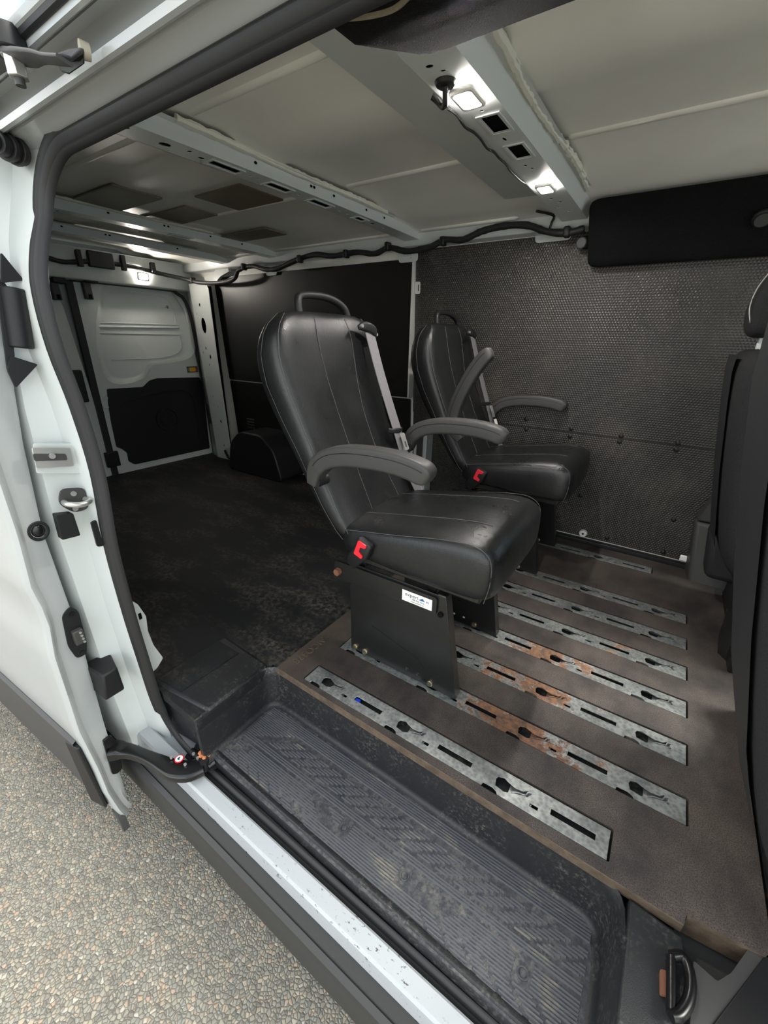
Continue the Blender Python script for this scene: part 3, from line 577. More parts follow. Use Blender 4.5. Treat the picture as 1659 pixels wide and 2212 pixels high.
# moulded code along the board's rear edge, read from inside the van
text('moulded_code', 'AICO378', .036, 'board_edge', brd, frame(V((-.793, .765, .0002)), (0, -1, 0), (1, 0, 0)), .0022)
rail_lab = ['galvanized floor rail nearest the step, with a blue fleck in a slot', 'galvanized floor rail with the heaviest brown rust, under the near seat outer leg', 'rust-streaked floor rail, third from the step, between the near seat legs',
            'floor rail fourth from the step with yellowish rust, under the near seat inner leg', 'floor rail fifth from the step with a pale corroded end and one orange spot', 'clean grey floor rail sixth from the step, between the two seats',
            'grey floor rail under the far seat outer leg, rusty tip at the front', 'short grey floor rail closest to the far wall panel']
rail_mat = ['steel', 'steel_rust', 'steel_rust_soft', 'steel_rust_soft', 'steel_spot', 'steel', 'steel', 'steel']
for i, (y, (x0, x1)) in enumerate(zip(rail_y, rail_x)):
    ns = [n_ for n_ in notch if x0 + .03 < n_ < x1 - .04]; ss = [s_ for s_ in slots if s_ < x1 - .05]
    near = [(x0, y - HW)]
    for n_ in ns: near += [(n_ - .046, y - HW), (n_ - .044, y - HW + .009), (n_ - .022, y - HW + .010), (n_ - .012, y - HW + .006), (n_ - .008, y - HW)]
    outl = near + [(x1, y - HW), (x1, y + HW), (x0, y + HW)]
    hl = [rect(s_ - .045, s_ + .045, y - .007, y + .007) for s_ in ss]
    for n_ in ns:
        hl.append([(n_ - .018, y - .014), (n_ + .004, y - .017), (n_ + .020, y - .009), (n_ + .036, y - .003), (n_ + .052, y + .002), (n_ + .058, y + .014), (n_ + .048, y + .016), (n_ + .040, y + .008), (n_ + .022, y + .006), (n_ + .006, y + .010), (n_ - .006, y + .015), (n_ - .019, y + .010), (n_ - .022, y + .002)])
        hl.append(rect(n_ + .060, n_ + .078, y - .016, y - .008) if n_ + .09 < x1 else circ(n_ + .055, y, .004, 6))
    r_ = MB().plate(outl, hl, mXY(), -.0025, -.0004).build('seat_rail', rail_mat[i], org=((x0 + x1) / 2, y, -.02), bevel=.0006)
    tag(r_, rail_lab[i], 'seat rail', 'steel seat rails set in the floor board')
    m = MB(); m.box(x0, x1, y + HW - .002, y + HW, -.02, -.002)
    xs = [x0] + [v for n_ in ns for v in (n_ - .046, n_ - .008)] + [x1]
    for a, b in zip(xs[::2], xs[1::2]):
        m.grid([[V((x, y - HW, -.02)), V((x, y - HW - .0015, -.006)), V((x, y - HW + .001, -.0004)), V((x, y - HW + .009, -.0003))] for x in (a, b)])
    m.build('rail_flange', rail_mat[i], r_)
    for n_ in ns:
        pth = catmull([(n_ + .018, y - .010, -.010), (n_ + .030, y - .002, -.010), (n_ + .046, y + .002, -.010), (n_ + .050, y + .012, -.010), (n_ + .062, y + .016, -.010)], 3)
        MB().sweep(pth, rect(-.0012, .0012, -.009, .0112)).build('catch', rail_mat[i], r_)
        MB().hexa([(n_ + .010, y - .012, -.016), (n_ + .064, y - .012, -.010), (n_ + .064, y + .018, -.010), (n_ + .010, y + .018, -.016)], [(n_ + .010, y - .012, -.013), (n_ + .064, y - .012, -.0045), (n_ + .064, y + .018, -.0045), (n_ + .010, y + .018, -.013)]).build('catch_floor', rail_mat[i], r_)
    if i == 0:
        MB().box(-.551, -.535, y - .0065, y + .006, -.0195, -.004).build('blue_fleck', 'blue_plastic', r_, bevel=.002)
# ---- moulded step tray
tray = thing('step_tray', (-.4, .54, -.22), 'black moulded plastic step well with ribbed chevron tread', 'step')
ZF = -.16
pth = [V((-.858, .395, 0)), V((-.858, .60, 0))] + [V((-.858 + .045 - .045 * math.cos(a), .608 + .045 * math.sin(a), 0)) for a in [math.pi / 2 * i / 6 for i in range(1, 7)]] + \
      [V((-.4, .652, 0)), V((.075, .642, 0))] + [V((.085 + .05 * math.sin(a), .592 + .05 * math.cos(a), 0)) for a in [math.pi / 2 * i / 6 for i in range(1, 7)]] + [V((.140, .56, 0)), V((.145, .40, 0)), V((.147, .36, 0))]
sec = [(.020, ZF - .001), (.010, ZF + .001), (.004, ZF + .006), (.001, ZF + .016), (-.004, -.040), (-.008, -.024), (-.014, -.016), (-.016, -.018), (-.016, -.20), (.02, -.20)]
MB().sweep(pth, sec, (0, 0, 1)).build('well_wall', 'liner', tray, ang=40)
MB().plate(rpoly([(-.860, .412), (.142, .405), (.136, .648), (-.862, .655)], .03), [], mXY(), ZF - .004, ZF).build('well_floor', 'liner_floor', tray)
MB().grid([[V((x, y - (x + .86) * .012, z)) for y, z in [(.436, ZF + .0005), (.432, ZF + .004), (.424, ZF + .0045), (.418, ZF - .002), (.415, ZF - .03), (.414, -.24)]] for x in (-.87, .15)]).build('front_lip', 'liner', tray, ang=40)
bx = MB(); bx.hexa([(-1.10, .404, -.20), (-.862, .434, -.20), (-.862, .652, -.20), (-1.10, .652, -.20)], [(-1.10, .404, -.0135), (-.866, .434, -.0135), (-.866, .652, -.0135), (-1.10, .66, -.0135)])
bx.build('end_box', 'liner', tray, bevel=.010, seg=3)
MB().plate([(-1.09, .42), (-.99, .43), (-.985, .63), (-1.09, .63)], [], mXY(), -.0138, -.0115).build('mat_lap', 'cargo_mat', tray)
MB().hexa([(.15, .36, -.20), (.30, .36, -.20), (.24, .624, -.20), (.15, .634, -.20)], [(.152, .36, -.0150), (.30, .36, -.0150), (.238, .624, -.0150), (.152, .634, -.0150)]).build('end_shelf', 'liner', tray, bevel=.006)
m = MB(); PX0, PX1 = -.835, .118
def rib(y, a, b):
    a = max(a, PX0); b = min(b, PX1)
    if b - a < .006: return
    m.add([(a, y - .0021, ZF), (b, y - .0021, ZF), (b, y + .0021, ZF), (a, y + .0021, ZF), (a + .001, y - .0012, ZF + .0022), (b - .001, y - .0012, ZF + .0022), (b - .001, y + .0012, ZF + .0022), (a + .001, y + .0012, ZF + .0022)],
          [(4, 5, 6, 7), (0, 1, 5, 4), (1, 2, 6, 5), (2, 3, 7, 6), (3, 0, 4, 7)])
y = .4245
while y < .634:
    if .597 <= y: rib(y, PX0, PX1)
    elif y >= .508:
        rib(y, PX0, -.795 + (y - .533) * 1.58 if y > .528 else -.76)
        if y < .524: rib(y, -.76, PX1)
        elif .532 <= y <= .583:
            for i in range(19): x0 = -.754 + .0458 * i + (y - .533) * 1.58; rib(y, x0, x0 + .034)
    elif .4615 <= y <= .504:
        if y < .478 or y > .497: rib(y, -.80, -.555 + (.503 - y) * 1.6)
        else: rib(y, -.83, -.802); rib(y, -.775, -.555 + (.503 - y) * 1.6)
        if y > .478: rib(y, -.49 + (.503 - y) * 1.5, -.435)
        rib(y, -.405, -.262); rib(y, -.10 - (.503 - y) * 1.2, .0); rib(y, .034, PX1)
    elif y <= .459:
        for i in range(-3, 4): x0 = -.713 + .042 * i - (y - .432) * 1.3; rib(y, x0, x0 + .036)
        rib(y, -.545 + (.46 - y) * 1.2, -.20 + (.46 - y) * 1.0)
        for i in range(0, 6): x0 = -.165 + .05 * i - (y - .432) * 1.3; rib(y, x0, x0 + .040)
    y += .0062
tag(m.build('tread_ribs', 'rib_rubber', tray, smooth=False, merge=False), None, None, None, 'stuff')
for cx_, cy_ in ((-.789, .488), (-.421, .482), (-.248, .482), (.019, .478)):
    MB().plate(circ(cx_, cy_, .011, 16), [circ(cx_, cy_, .0085, 16)], mXY(), ZF, ZF + .002).build('tread_boss', 'liner_floor', tray)
    MB().plate(circ(cx_, cy_, .006, 12), [], mXY(), ZF, ZF + .0012).build('tread_boss', 'liner_floor', tray)
# ---- belt anchor loop on the step tray's front shelf, grey sill trim
Z0 = -.013
hp = thing('anchor_loop', at(1450, 2130, 'z', Z0), 'black bent-steel anchor loop with a rust flake beside the step well', 'anchor loop')
a = at(1450, 2068, 'z', 0); b = at(1450, 2192, 'z', 0)
MB().tube([a, b], .0075, 10).build('loop_bar', 'gloss_black', hp)
arc = [at(*p_, 'z', .004) for p_ in ((1452, 2066), (1474, 2066), (1488, 2095), (1492, 2130), (1486, 2165), (1468, 2192), (1450, 2196))]
MB().tube(catmull(arc, 5), .0085, 10).build('loop_arc', 'gloss_black', hp)
q = at(1438, 2128, 'z', Z0); MB().plate(rpoly([(q.x - .008, q.y - .02), (q.x + .010, q.y - .012), (q.x + .008, q.y + .02), (q.x - .010, q.y + .014)], .004), [], mXY(), Z0, Z0 + .006).build('rust_flake', 'rust_bolt', hp)
P0 = lambda px, py, z: (lambda v: (v.x, v.y))(at(px, py, 'z', z))
t4 = MB().plate(rpoly([P0(*p_, -.004) for p_ in ((1498, 2074), (1550, 2120), (1580, 2101), (1690, 1945), (1690, 2015), (1530, 2225), (1490, 2225), (1496, 2135))], .004), [], mXY(), -.10, -.004).build('trim_4', 'grey_plastic', bevel=.008, seg=3)
MB().box(.235, .40, .55, .68, -.10, -.065).build('pit_floor', 'grey_plastic', t4)
struct(t4, 'grey-brown plastic sill trim at the front of the step', 'trim')
MB().plate([P0(*p_, .0) for p_ in ((1690, 2015), (1760, 2010), (1640, 2260), (1530, 2225))], [], mXY(), -.10, .0).build('sill_strip', 'black_plastic', t4, bevel=.004)
# ================================================================== PASSENGER SEATS
def surf_x(z, tab):
    for a, b in zip(tab, tab[1:]):
        if a[0] <= z <= b[0]: t = (z - a[0]) / (b[0] - a[0]); return [a[i] + (b[i] - a[i]) * t for i in range(4)]
    return tab[-1] if z > tab[-1][0] else tab[0]
BK = [(.395, -.640, -.715, .195), (.43, -.655, -.752, .206), (.50, -.694, -.806, .211), (.57, -.734, -.854, .208), (.64, -.769, -.900, .207), (.74, -.812, -.962, .216), (.83, -.842, -.996, .229), (.90, -.860, -1.002, .231), (.955, -.872, -.990, .219), (.99, -.882, -.972, .198), (1.012, -.894, -.955, .168), (1.020, -.905, -.942, .125)]
YC = 1.03
def bsec(z, xf, xr, w):
    pts = []; n = 32
    for i in range(n):
        a = 2 * math.pi * i / n; c_, s_ = math.cos(a), math.sin(a); e = .5
        u = math.copysign(abs(c_) ** e, c_); v = math.copysign(abs(s_) ** e, s_)
        x = (xf + xr) / 2 + u * (xf - xr) / 2; 
        if u > .5: x -= .012 * max(0, 1 - abs(v) * 1.15)          # slightly dished front
        pts.append(V((x, YC + v * w, z)))
    return pts
def passenger_seat(name, dy, label, raised):
    root = thing(name, (-.5, YC, -.001), label, 'seat', 'black vinyl passenger seats')
    def P_(mb, n, mat, par=None, **kw): return mb.build(n, mat, par or root, **kw)
    # backrest
    rows = [bsec(*t) for t in BK]; m = MB().grid(rows, True, True); bk = P_(m, 'backrest', 'vinyl', sub=1, ang=80)
    def on_front(yf, z, off=.0): 
        t = surf_x(z, BK); v = abs(yf); x = t[1] - .012 * max(0, 1 - v * 1.15) - (.003 if v > .8 else 0)
        return V((x + off, YC + yf * t[3], z))
    for yf0 in (-.36, .40):
        zs_ = [.43 + .575 * i / 20 for i in range(21)]
        P_(MB().tube([on_front(yf0 * (1 - .25 * math.sin(math.pi * (z - .43) / .58)) , z, .0005) for z in zs_], .0010, 6, up=(1, 0, 0)), 'seam', 'stitch', bk)
    for sg in (-1, 1):
        pts = []
        for i in range(24):
            z = .41 + .60 * i / 23; t = surf_x(z, BK); pts.append(V((t[1] - .014, YC + sg * (t[3] * .985 + .0005), z)))
        P_(MB().tube(pts, .0012, 6, up=(1, 0, 0)), 'seam', 'stitch', bk)
        pts = [];
        for i in range(24):
            z = .41 + .60 * i / 23; t = surf_x(z, BK); pts.append(V((t[1] * .42 + t[2] * .58, YC + sg * (t[3] + .0005), z)))
        P_(MB().tube(pts, .0010, 6, up=(1, 0, 0)), 'seam', 'stitch', bk)
    # grab handle
    hpth = catmull([(-.918, YC - .10, 1.00), (-.924, YC - .098, 1.045), (-.928, YC - .075, 1.060), (-.928, YC, 1.064), (-.926, YC + .06, 1.056), (-.920, YC + .10, 1.035), (-.915, YC + .115, 1.00)], 5)
    P_(MB().sweep(hpth, rrect(.020, .022, .008), (1, 0, 0)), 'grab_handle', 'black_plastic')
    # cushion
    rows = []
    for x, zb, zt_, w in ((-.705, .378, .452, .195), (-.695, .366, .462, .205), (-.62, .358, .476, .213), (-.50, .353, .497, .217), (-.40, .350, .515, .218), (-.33, .348, .524, .218), (-.285, .348, .524, .216), (-.258, .354, .514, .209), (-.243, .370, .496, .196), (-.236, .395, .466, .170)):
        pts = []
        for i in range(32):
            a_ = 2 * math.pi * i / 32; c_, s_ = math.cos(a_), math.sin(a_); e = .40
            u = math.copysign(abs(c_) ** e, c_); v = math.copysign(abs(s_) ** e, s_)
            zz_ = (zb + zt_) / 2 + v * (zt_ - zb) / 2
            if v > .5: zz_ += .006 * (1 - u * u)
            pts.append(V((x, YC + u * w, zz_)))
        rows.append(pts)
    cu = P_(MB().grid(rows, True, True), 'seat_cushion', 'vinyl', sub=1, ang=80)
    for yf in (-.48, .48):
        pts = [V((x, YC + yf * .215, z + .0045)) for x, z in ((-.68, .463), (-.6, .478), (-.5, .496), (-.40, .514), (-.33, .523), (-.292, .523))]
        P_(MB().tube(catmull(pts, 4), .0010, 6), 'seam', 'stitch', cu)
    for sg in (-1, 1):
        pts = [V((x, YC + sg * .207, z)) for x, z in ((-.68, .448), (-.6, .463), (-.5, .481), (-.40, .502), (-.33, .512), (-.292, .512), (-.262, .497), (-.250, .470), (-.249, .42), (-.258, .37))]
        P_(MB().tube(catmull(pts, 4), .0010, 6), 'seam', 'stitch', cu)
    P_(MB().box(-.69, -.28, YC - .17, YC + .17, .335, .362), 'seat_pan', 'black_steel', bevel=.004)
    # steel frame and legs (legs stand on the rails at y .866 and 1.199)
    for k_, yl in enumerate((.866, 1.199)):
        pl_ = MB(); mp = mXZ(yl - .0125)
        hl = [circ(-.475, .028, .005, 8), circ(-.437, .028, .005, 8)]
        pl_.plate([(-.690, .001), (-.312, .001), (-.368, .325), (-.690, .325)], hl, mp, 0, .004)
        lg = P_(pl_, 'leg', 'black_steel', bevel=.001)
        P_(MB().hexa([(-.338, yl - .012, .001), (-.312, yl - .012, .001), (-.312, yl + .022, .001), (-.338, yl + .022, .001)], [(-.394, yl - .012, .328), (-.368, yl - .012, .328), (-.368, yl + .022, .328), (-.394, yl + .022, .328)]), 'leg_flange', 'black_steel', lg, bevel=.003)
        P_(MB().hexa([(-.690, yl - .012, .001), (-.680, yl - .012, .001), (-.680, yl + .022, .001), (-.690, yl + .022, .001)], [(-.690, yl - .012, .325), (-.680, yl - .012, .325), (-.680, yl + .022, .325), (-.690, yl + .022, .325)]), 'leg_flange', 'black_steel', lg, bevel=.002)
        P_(MB().plate(rpoly([(-.61, .13), (-.44, .085), (-.415, .055), (-.455, .055), (-.48, .075), (-.56, .085), (-.60, .11)], .006), [], mp, -.0012, .001), 'pressed_mark', 'black_steel', lg)
        for xb in (-.672, -.632, -.395):
            P_(MB().cyl((xb, yl - .0125, .014 if xb < -.5 else .016), (xb, yl - .021, .014 if xb < -.5 else .016), .0075, .0068, 6), 'bolt', 'bolt_steel', lg)
            P_(MB().cyl((xb, yl - .0122, .015), (xb, yl - .0145, .015), .0095, n=14), 'washer', 'bolt_steel', lg)
        P_(MB().cyl((-.379, yl - .013, .268), (-.379, yl - .017, .268), .008, n=14), 'hole', 'hole_black', lg)
        if k_ == 0:
            br = P_(MB().plate(rpoly([(-.745, .262), (-.745, .312), (-.735, .318), (-.395, .318), (-.390, .312), (-.390, .270), (-.395, .264), (-.66, .262), (-.70, .255)], .008), [], mXZ(yl - .020), 0, .006), 'side_bar', 'black_steel', bevel=.0012)
            P_(MB().cyl((-.728, yl - .020, .285), (-.728, yl - .034, .285), .0125, .0115, 6), 'bar_bolt', 'rust_bolt', br)
            lb = P_(MB().box(-.497, -.403, yl - .0212, yl - .0200, .274, .308), 'maker_label', 'label_white', br)
            fr = lambda x, z: frame(V((x, yl - .0214, z)), (1, 0, 0), (0, 0, 1))
            if dy == 0:
                text('label_text', 'expert', .0160, 'label_print', lb, fr(-.466, .2975) @ Matrix.Shear('XZ', 4, (.25, 0)) if False else fr(-.466, .2975), .0002)
                text('label_text', '1 888 555 5555', .0068, 'label_print', lb, fr(-.448, .2870), .0002)
                text('label_text', 'www.expertec.ca', .0058, 'label_print', lb, fr(-.448, .2800), .0002)
                P_(MB().plate([(-.444, .2935), (-.432, .302), (-.424, .2935)], [], mXZ(yl - .0214), -.0003, 0), 'label_logo', 'label_blue', lb)
                text('label_text', 'ec', .0120, 'label_blue', lb, fr(-.416, .2960), .0002)
        else:
            P_(MB().box(-.735, -.39, yl - .0, yl + .006, .27, .318), 'side_bar', 'black_steel', bevel=.002)
    for xx in (-.66, -.42): P_(MB().box(xx - .015, xx + .015, .87, 1.195, .312, .337), 'cross_tube', 'black_steel', bevel=.004)
    # armrests
    def armrest(y, up, nm):
        prof_ = [(0, 0), (.016, .046), (.055, .078), (.12, .096), (.20, .103), (.27, .102), (.325, .093), (.352, .080)]
        piv = V((-.750, y, .585)); ang_ = math.radians(62) if up else 0
        pp = []
        for a_, b_ in prof_:
            x = a_ * math.cos(ang_) - b_ * math.sin(ang_); z = a_ * math.sin(ang_) + b_ * math.cos(ang_)
            pp.append(piv + V((x + (.055 if up else 0), 0, z + (-.02 if up else 0))))
        pth_ = catmull(pp, 5); n = len(pth_); ks = []
        for i in range(n):
            t = i / (n - 1); k_ = min(1, .62 + t * 2.2) if t < .2 else 1.0
            if t > .86: k_ = math.sqrt(max(.05, 1 - ((t - .86) / .15) ** 2))
            ks.append((k_ * .5 + .5 if t <= .86 else k_ * .6 + .4, k_))
        ar = P_(MB().sweep(pth_, rrect(.046, .052, .009, 4), (0, 0, 1) if not up else (-.9, 0, .5), True, ks), nm, 'arm_plastic', ang=60)
        gp = [p_ + V((0, (-.0232), .010)) if not up else p_ + V((-.008, -.0232, .004)) for p_ in pth_[5:-3]]
        P_(MB().tube(gp, .0011, 6), 'groove_line', 'black_plastic', ar)
        P_(MB().cyl((piv.x + .012 + (.03 if up else 0), y - .012, piv.z + .008), (piv.x + .012 + (.03 if up else 0), y + (.03 if y < YC else -.03), piv.z + .008), .016, n=16), 'pivot', 'black_plastic', ar)
        return ar
    armrest(YC - .247, raised, 'armrest'); armrest(YC + .247, False, 'armrest')
    # seat belt
    gx = V((-.856, 1.168, .972))
    gd_ = P_(MB().sweep(catmull([gx + V((-.006, -.040, .010)), gx + V((.002, -.02, .014)), gx + V((.006, .01, .008)), gx + V((.004, .034, -.006)), gx + V((-.006, .048, -.022))], 4), rrect(.018, .030, .007), (0, 0, 1), True, [.45, .55, .7, .85, .95, 1, 1, 1, 1, 1, 1, .95, .85, .75, .6, .5, .4]), 'belt_guide', 'black_plastic')
    for dd in (-.036, .042): P_(MB().cyl(gx + V((.002, dd, .004 - dd * .3)), gx + V((.009, dd, .004 - dd * .3)), .005, n=10), 'guide_rivet', 'chrome', gd_)
    bp = [gx + V((.006, .004, -.004)), V((-.815, 1.176, .86)), V((-.775, 1.184, .745)), V((-.742, 1.191, .655)), V((-.705, 1.199, .55)), V((-.665, 1.204, .475)), V((-.650, 1.206, .452))]
    P_(MB().sweep(catmull(bp, 4), rect(-.0235, .0235, -.0012, .0012), (1, 0, .4)), 'belt_strap', 'webbing')
    tg = P_(MB().sweep([V((-.758, 1.150, .668)), V((-.748, 1.165, .664)), V((-.744, 1.190, .664)), V((-.748, 1.215, .660)), V((-.758, 1.232, .660))], rrect(.012, .018, .005), (0, 0, 1)), 'belt_tongue', 'black_plastic')
    c_ = V((-.725, 1.196, .632)); mt = lambda x, y, h: V((c_.x + h + .004 - (y) * .42, c_.y + x, c_.z + y))
    P_(MB().plate(rpoly(rect(-.012, .012, -.030, .024), .004), [rpoly(rect(-.006, .006, -.022, -.002), .002)], mt, 0, .003), 'tongue_blade', 'chrome', tg)
    P_(MB().plate(rpoly(rect(-.016, .016, -.082, -.040), .003), [], lambda x, y, h: V((c_.x + h + .006 - y * .42, c_.y + x + .003, c_.z + y)), 0, .001), 'belt_label', 'label_white', tg) if dy else None
    # buckle on the cushion's near side
    bo_ = V((-.604, YC - .222, .418)); dr = V((.35, 0, .94)).normalized()
    bu = P_(MB().sweep([V((-.655, YC - .212, .345)), V((-.640, YC - .218, .372)), bo_ - dr * .014, bo_ + dr * .022, bo_ + dr * .026], rrect(.022, .050, .007), (1, 0, -.35), True, [(.5, .6), (.8, .9), 1, 1, .85]), 'buckle', 'black_plastic')
    mt2 = lambda x, y, h: bo_ + V((.94, 0, -.35)) * x + dr * y + V((0, -1, 0)) * h
    P_(MB().plate(rpoly([(-.017, -.024), (.012, -.024), (.012, -.014), (-.004, -.008), (-.004, .008), (.012, .014), (.012, .024), (-.017, .024)], .004), [], mt2, .0105, .0150), 'release_button', 'red_plastic', bu, bevel=.0015)
    root.location.y += dy
    return root
s1_ = passenger_seat('passenger_seat', 0, 'near black vinyl passenger seat with both armrests down and a white maker label', False)
s2_ = passenger_seat('passenger_seat', .836, 'far black vinyl passenger seat with one armrest raised, beside the wall panel', True)
# ================================================================== SLIDING DOOR
yi_d = [(-.40, .270), (-.336, .272), (-.08, .275), (.224, .286), (.522, .281), (.726, .297), (.877, .316), (1.055, .338), (1.27, .36)]
yo_d = [(-.46, .243), (-.40, .228), (-.30, .216), (-.199, .214), (-.03, .203), (.07, .206), (.217, .209), (.30, .219), (.36, .218), (.409, .212), (.544, .221), (.75, .224), (1.0, .245), (1.27, .285)]
def lerp(tab, z):
    if z <= tab[0][0]: return tab[0][1]
    for a, b in zip(tab, tab[1:]):
        if a[0] <= z <= b[0]: return a[1] + (b[1] - a[1]) * (z - a[0]) / (b[0] - a[0])
    return tab[-1][1]
XD = -1.13
sdr = thing('sliding_door', (-1.6, .24, -.44), 'white sliding side door pushed back, showing its front edge and lower arm', 'sliding door')
zs = [-.44 + 1.71 * i / 60 for i in range(61)]
rows = []
for z in zs:
    a, b = lerp(yi_d, z), lerp(yo_d, z)
    e = 1 if z > -.36 else 0
    rows.append([V((-2.40, a - .03, z)), V((-1.6, a - .01, z)), V((XD - .03, a, z)), V((XD - .008, a - .004, z)), V((XD, a - .014, z)), V((XD, b + .032, z)), V((XD + .004, b + .020, z)), V((XD + .020, b + .011, z)), V((XD + .026, b + .004, z)), V((XD + .020, b - .002, z)), V((XD + .004, b - .005, z)), V((XD - .06, b - .009, z)), V((-1.5, b - .028, z)), V((-1.9, b - .052, z)), V((-2.40, b - .07, z))])
MB().grid(rows).build('door_shell', 'outer_white', sdr, ang=40)
MB().add([rows[0][i] for i in range(15)], [tuple(range(15))]).build('door_bottom', 'outer_white', sdr)
def bandrow(z, off):
    b = lerp(yo_d, z); return [V((XD - .01, b - .006 - off, z)), V((XD - .06, b - .010 - off, z)), V((-1.5, b - .029 - off, z)), V((-1.9, b - .053 - off, z)), V((-2.40, b - .071 - off, z))]
MB().grid([bandrow(-.085, 0), bandrow(-.092, .010), bandrow(-.20, .014), bandrow(-.33, .012), bandrow(-.375, .004), bandrow(-.382, -.004)]).build('lower_cladding', 'grey_plastic', sdr, ang=40)
MB().hexa([(XD + .012, .205, -.36), (XD + .012, .212, -.36), (XD - .05, .212, -.36), (XD - .05, .190, -.36)], [(XD + .006, .192, -.10), (XD + .006, .202, -.10), (XD - .05, .202, -.10), (XD - .05, .184, -.10)]).build('cladding_end', 'black_plastic', sdr, bevel=.006)
MB().prism([(XD - .02, -.42), (XD + .034, -.478), (XD + .03, -.44), (XD + .024, -.42)], mXZ(0), .222, .240).build('corner_lip', 'grey_plastic', sdr)
D_ = lambda px, py, x=XD: at(px, py, 'x', x)
def dplate(name, pts, mat, th, r, par=None, x=XD, bev=.001): 
    q = [D_(*p_, x) for p_ in pts]; return MB().plate(rpoly([(v.y, v.z) for v in q], r), [], mYZ(x), 0, th).build(name, mat, par or sdr, bevel=bev)
c_ = D_(83, 1147); pg = MB().plate(circ(c_.y, c_.z, .021, 24, .024), [circ(c_.y, c_.z, .015, 20, .017)], mYZ(XD), 0, .004).build('plug', 'black_plastic', sdr, bevel=.0015)
MB().sphere((XD - .002, c_.y, c_.z), .016, 14, 8, (.5, .9, 1)).build('plug_cap', 'gloss_black', pg)
ov = dplate('contact_plate', [(132, 1330), (150, 1308), (168, 1318), (187, 1385), (186, 1412), (165, 1422), (146, 1396)], 'black_plastic', .004, .012)
c_ = D_(165, 1372); MB().box(XD + .003, XD + .02, c_.y - .011, c_.y + .012, c_.z - .02, c_.z + .022).build('contact_block', 'grey_plastic', ov, bevel=.003)
for i in range(4): MB().cyl((XD + .02, c_.y + .004 + .001 * i, c_.z + .015 - .010 * i), (XD + .023, c_.y + .004 + .001 * i, c_.z + .015 - .010 * i), .003, n=8).build('contact_pin', 'chrome', ov)
for p_ in ((153, 1325), (176, 1408)): c_ = D_(*p_); MB().cyl((XD + .003, c_.y, c_.z), (XD + .007, c_.y, c_.z), .006, n=10).build('screw', 'gloss_black', ov)
c_ = D_(240, 1445); MB().hexa([(XD - .03, .272, c_.z - .045), (XD + .055, .275, c_.z - .045), (XD + .055, .325, c_.z - .045), (XD - .03, .34, c_.z - .045)], [(XD - .03, .272, c_.z + .04), (XD + .055, .285, c_.z + .035), (XD + .055, .322, c_.z + .035), (XD - .03, .34, c_.z + .04)]).build('guide_block', 'black_plastic', sdr, bevel=.005)
# lower arm
arm = dplate('lower_arm', [(220, 1598), (238, 1586), (250, 1600), (262, 1655), (252, 1668), (240, 1670), (236, 1655)], 'gloss_black', .008, .006)
pth = catmull([(-1.125, .268, -.185), (-1.09, .290, -.185), (-1.04, .305, -.180), (-.98, .318, -.176), (-.92, .330, -.174), (-.875, .352, -.172), (-.855, .385, -.170)], 5); n = len(pth)
MB().sweep(pth, rrect(.044, .030, .008, 3), (0, 0, 1), True, [(1.25 - .5 * math.sin(math.pi * min(1, i / n * 1.5)), 1.2 if i < 4 else .85) for i in range(n)]).build('arm_beam', 'gloss_black', arm, ang=60)
for px, py in ((370, 1636), (400, 1651), (418, 1628), (427, 1637)):
    c_ = at(px, py, 'z', -.1555); MB().cyl(c_ + V((0, 0, -.003)), c_ + V((0, 0, .0015)), .0042, n=10).build('arm_rivet', 'chrome', arm)
c_ = at(387, 1639, 'z', -.1565)
st_ = MB().cyl(c_ + V((0, 0, -.0015)), c_ + V((0, 0, .0005)), .0125, n=24).build('no_step_sign', 'red_plastic', arm)
MB().cyl(c_, c_ + V((0, 0, .0009)), .0100, n=24).build('sign_field', 'label_white', st_)
MB().plate(rpoly([(c_.x - .004, c_.y - .003), (c_.x + .003, c_.y - .005), (c_.x + .004, c_.y), (c_.x, c_.y + .001), (c_.x - .001, c_.y + .005), (c_.x - .004, c_.y + .004)], .001), [], mXY(c_.z), 0, .0013).build('sign_foot', 'label_print', st_)
MB().cyl((-.852, .39, -.185), (-.852, .39, -.150), .012, n=14).build('arm_roller', 'black_plastic', arm)
MB().cyl((-.845, .395, -.176), (-.840, .412, -.173), .010, n=12).build('arm_roller', 'gloss_black', arm)
m = MB()
for i in range(14): m.sphere((-.868 + random.uniform(-.012, .012), .400 + random.uniform(-.010, .008), -.150 + random.uniform(-.008, .006)), .006, 6, 4)
m.build('grease_lump', 'rust_orange', arm)
# upper arm and roller, seen at the top left
U = lambda px, py, y=.325: at(px, py, 'y', y)
ua = MB().sweep(catmull([U(-40, 150), U(5, 122), U(45, 124), U(80, 122), U(110, 128), U(140, 130)], 4), rrect(.030, .006, .0025), (.1, .2, 1), True, [1, 1, 1, 1, 1, 1, 1, 1, 1, 1, .9, .8, .75, .7, .65, .6, .6, .6, .6, .6, .6]).build('upper_arm', 'grey_plastic', sdr)
c_ = U(18, 96); MB().cyl(c_ + V((0, 0, -.010)), c_ + V((0, 0, .016)), .023, n=24).build('upper_roller', 'black_plastic', ua, bevel=.003)
c_ = U(26, 112); MB().cyl(c_ + V((0, 0, -.006)), c_ + V((0, 0, .006)), .013, n=18).build('roller_washer', 'chrome', ua)
c_ = U(35, 143); MB().cyl(c_ + V((0, 0, -.012)), c_ + V((0, 0, .010)), .012, n=6).build('roller_nut', 'chrome', ua, bevel=.001)
MB().cyl(c_ + V((0, 0, -.020)), c_ + V((0, 0, -.010)), .006, n=10).build('roller_stud', 'grey_plastic', ua)
MB().hexa([U(128, 158, .345), U(150, 165, .345), U(186, 140, .345), U(150, 125, .345)], [U(118, 112, .335), U(150, 100, .335), U(186, 96, .335), U(155, 130, .335)]).build('arm_stop', 'black_plastic', ua, bevel=.003)
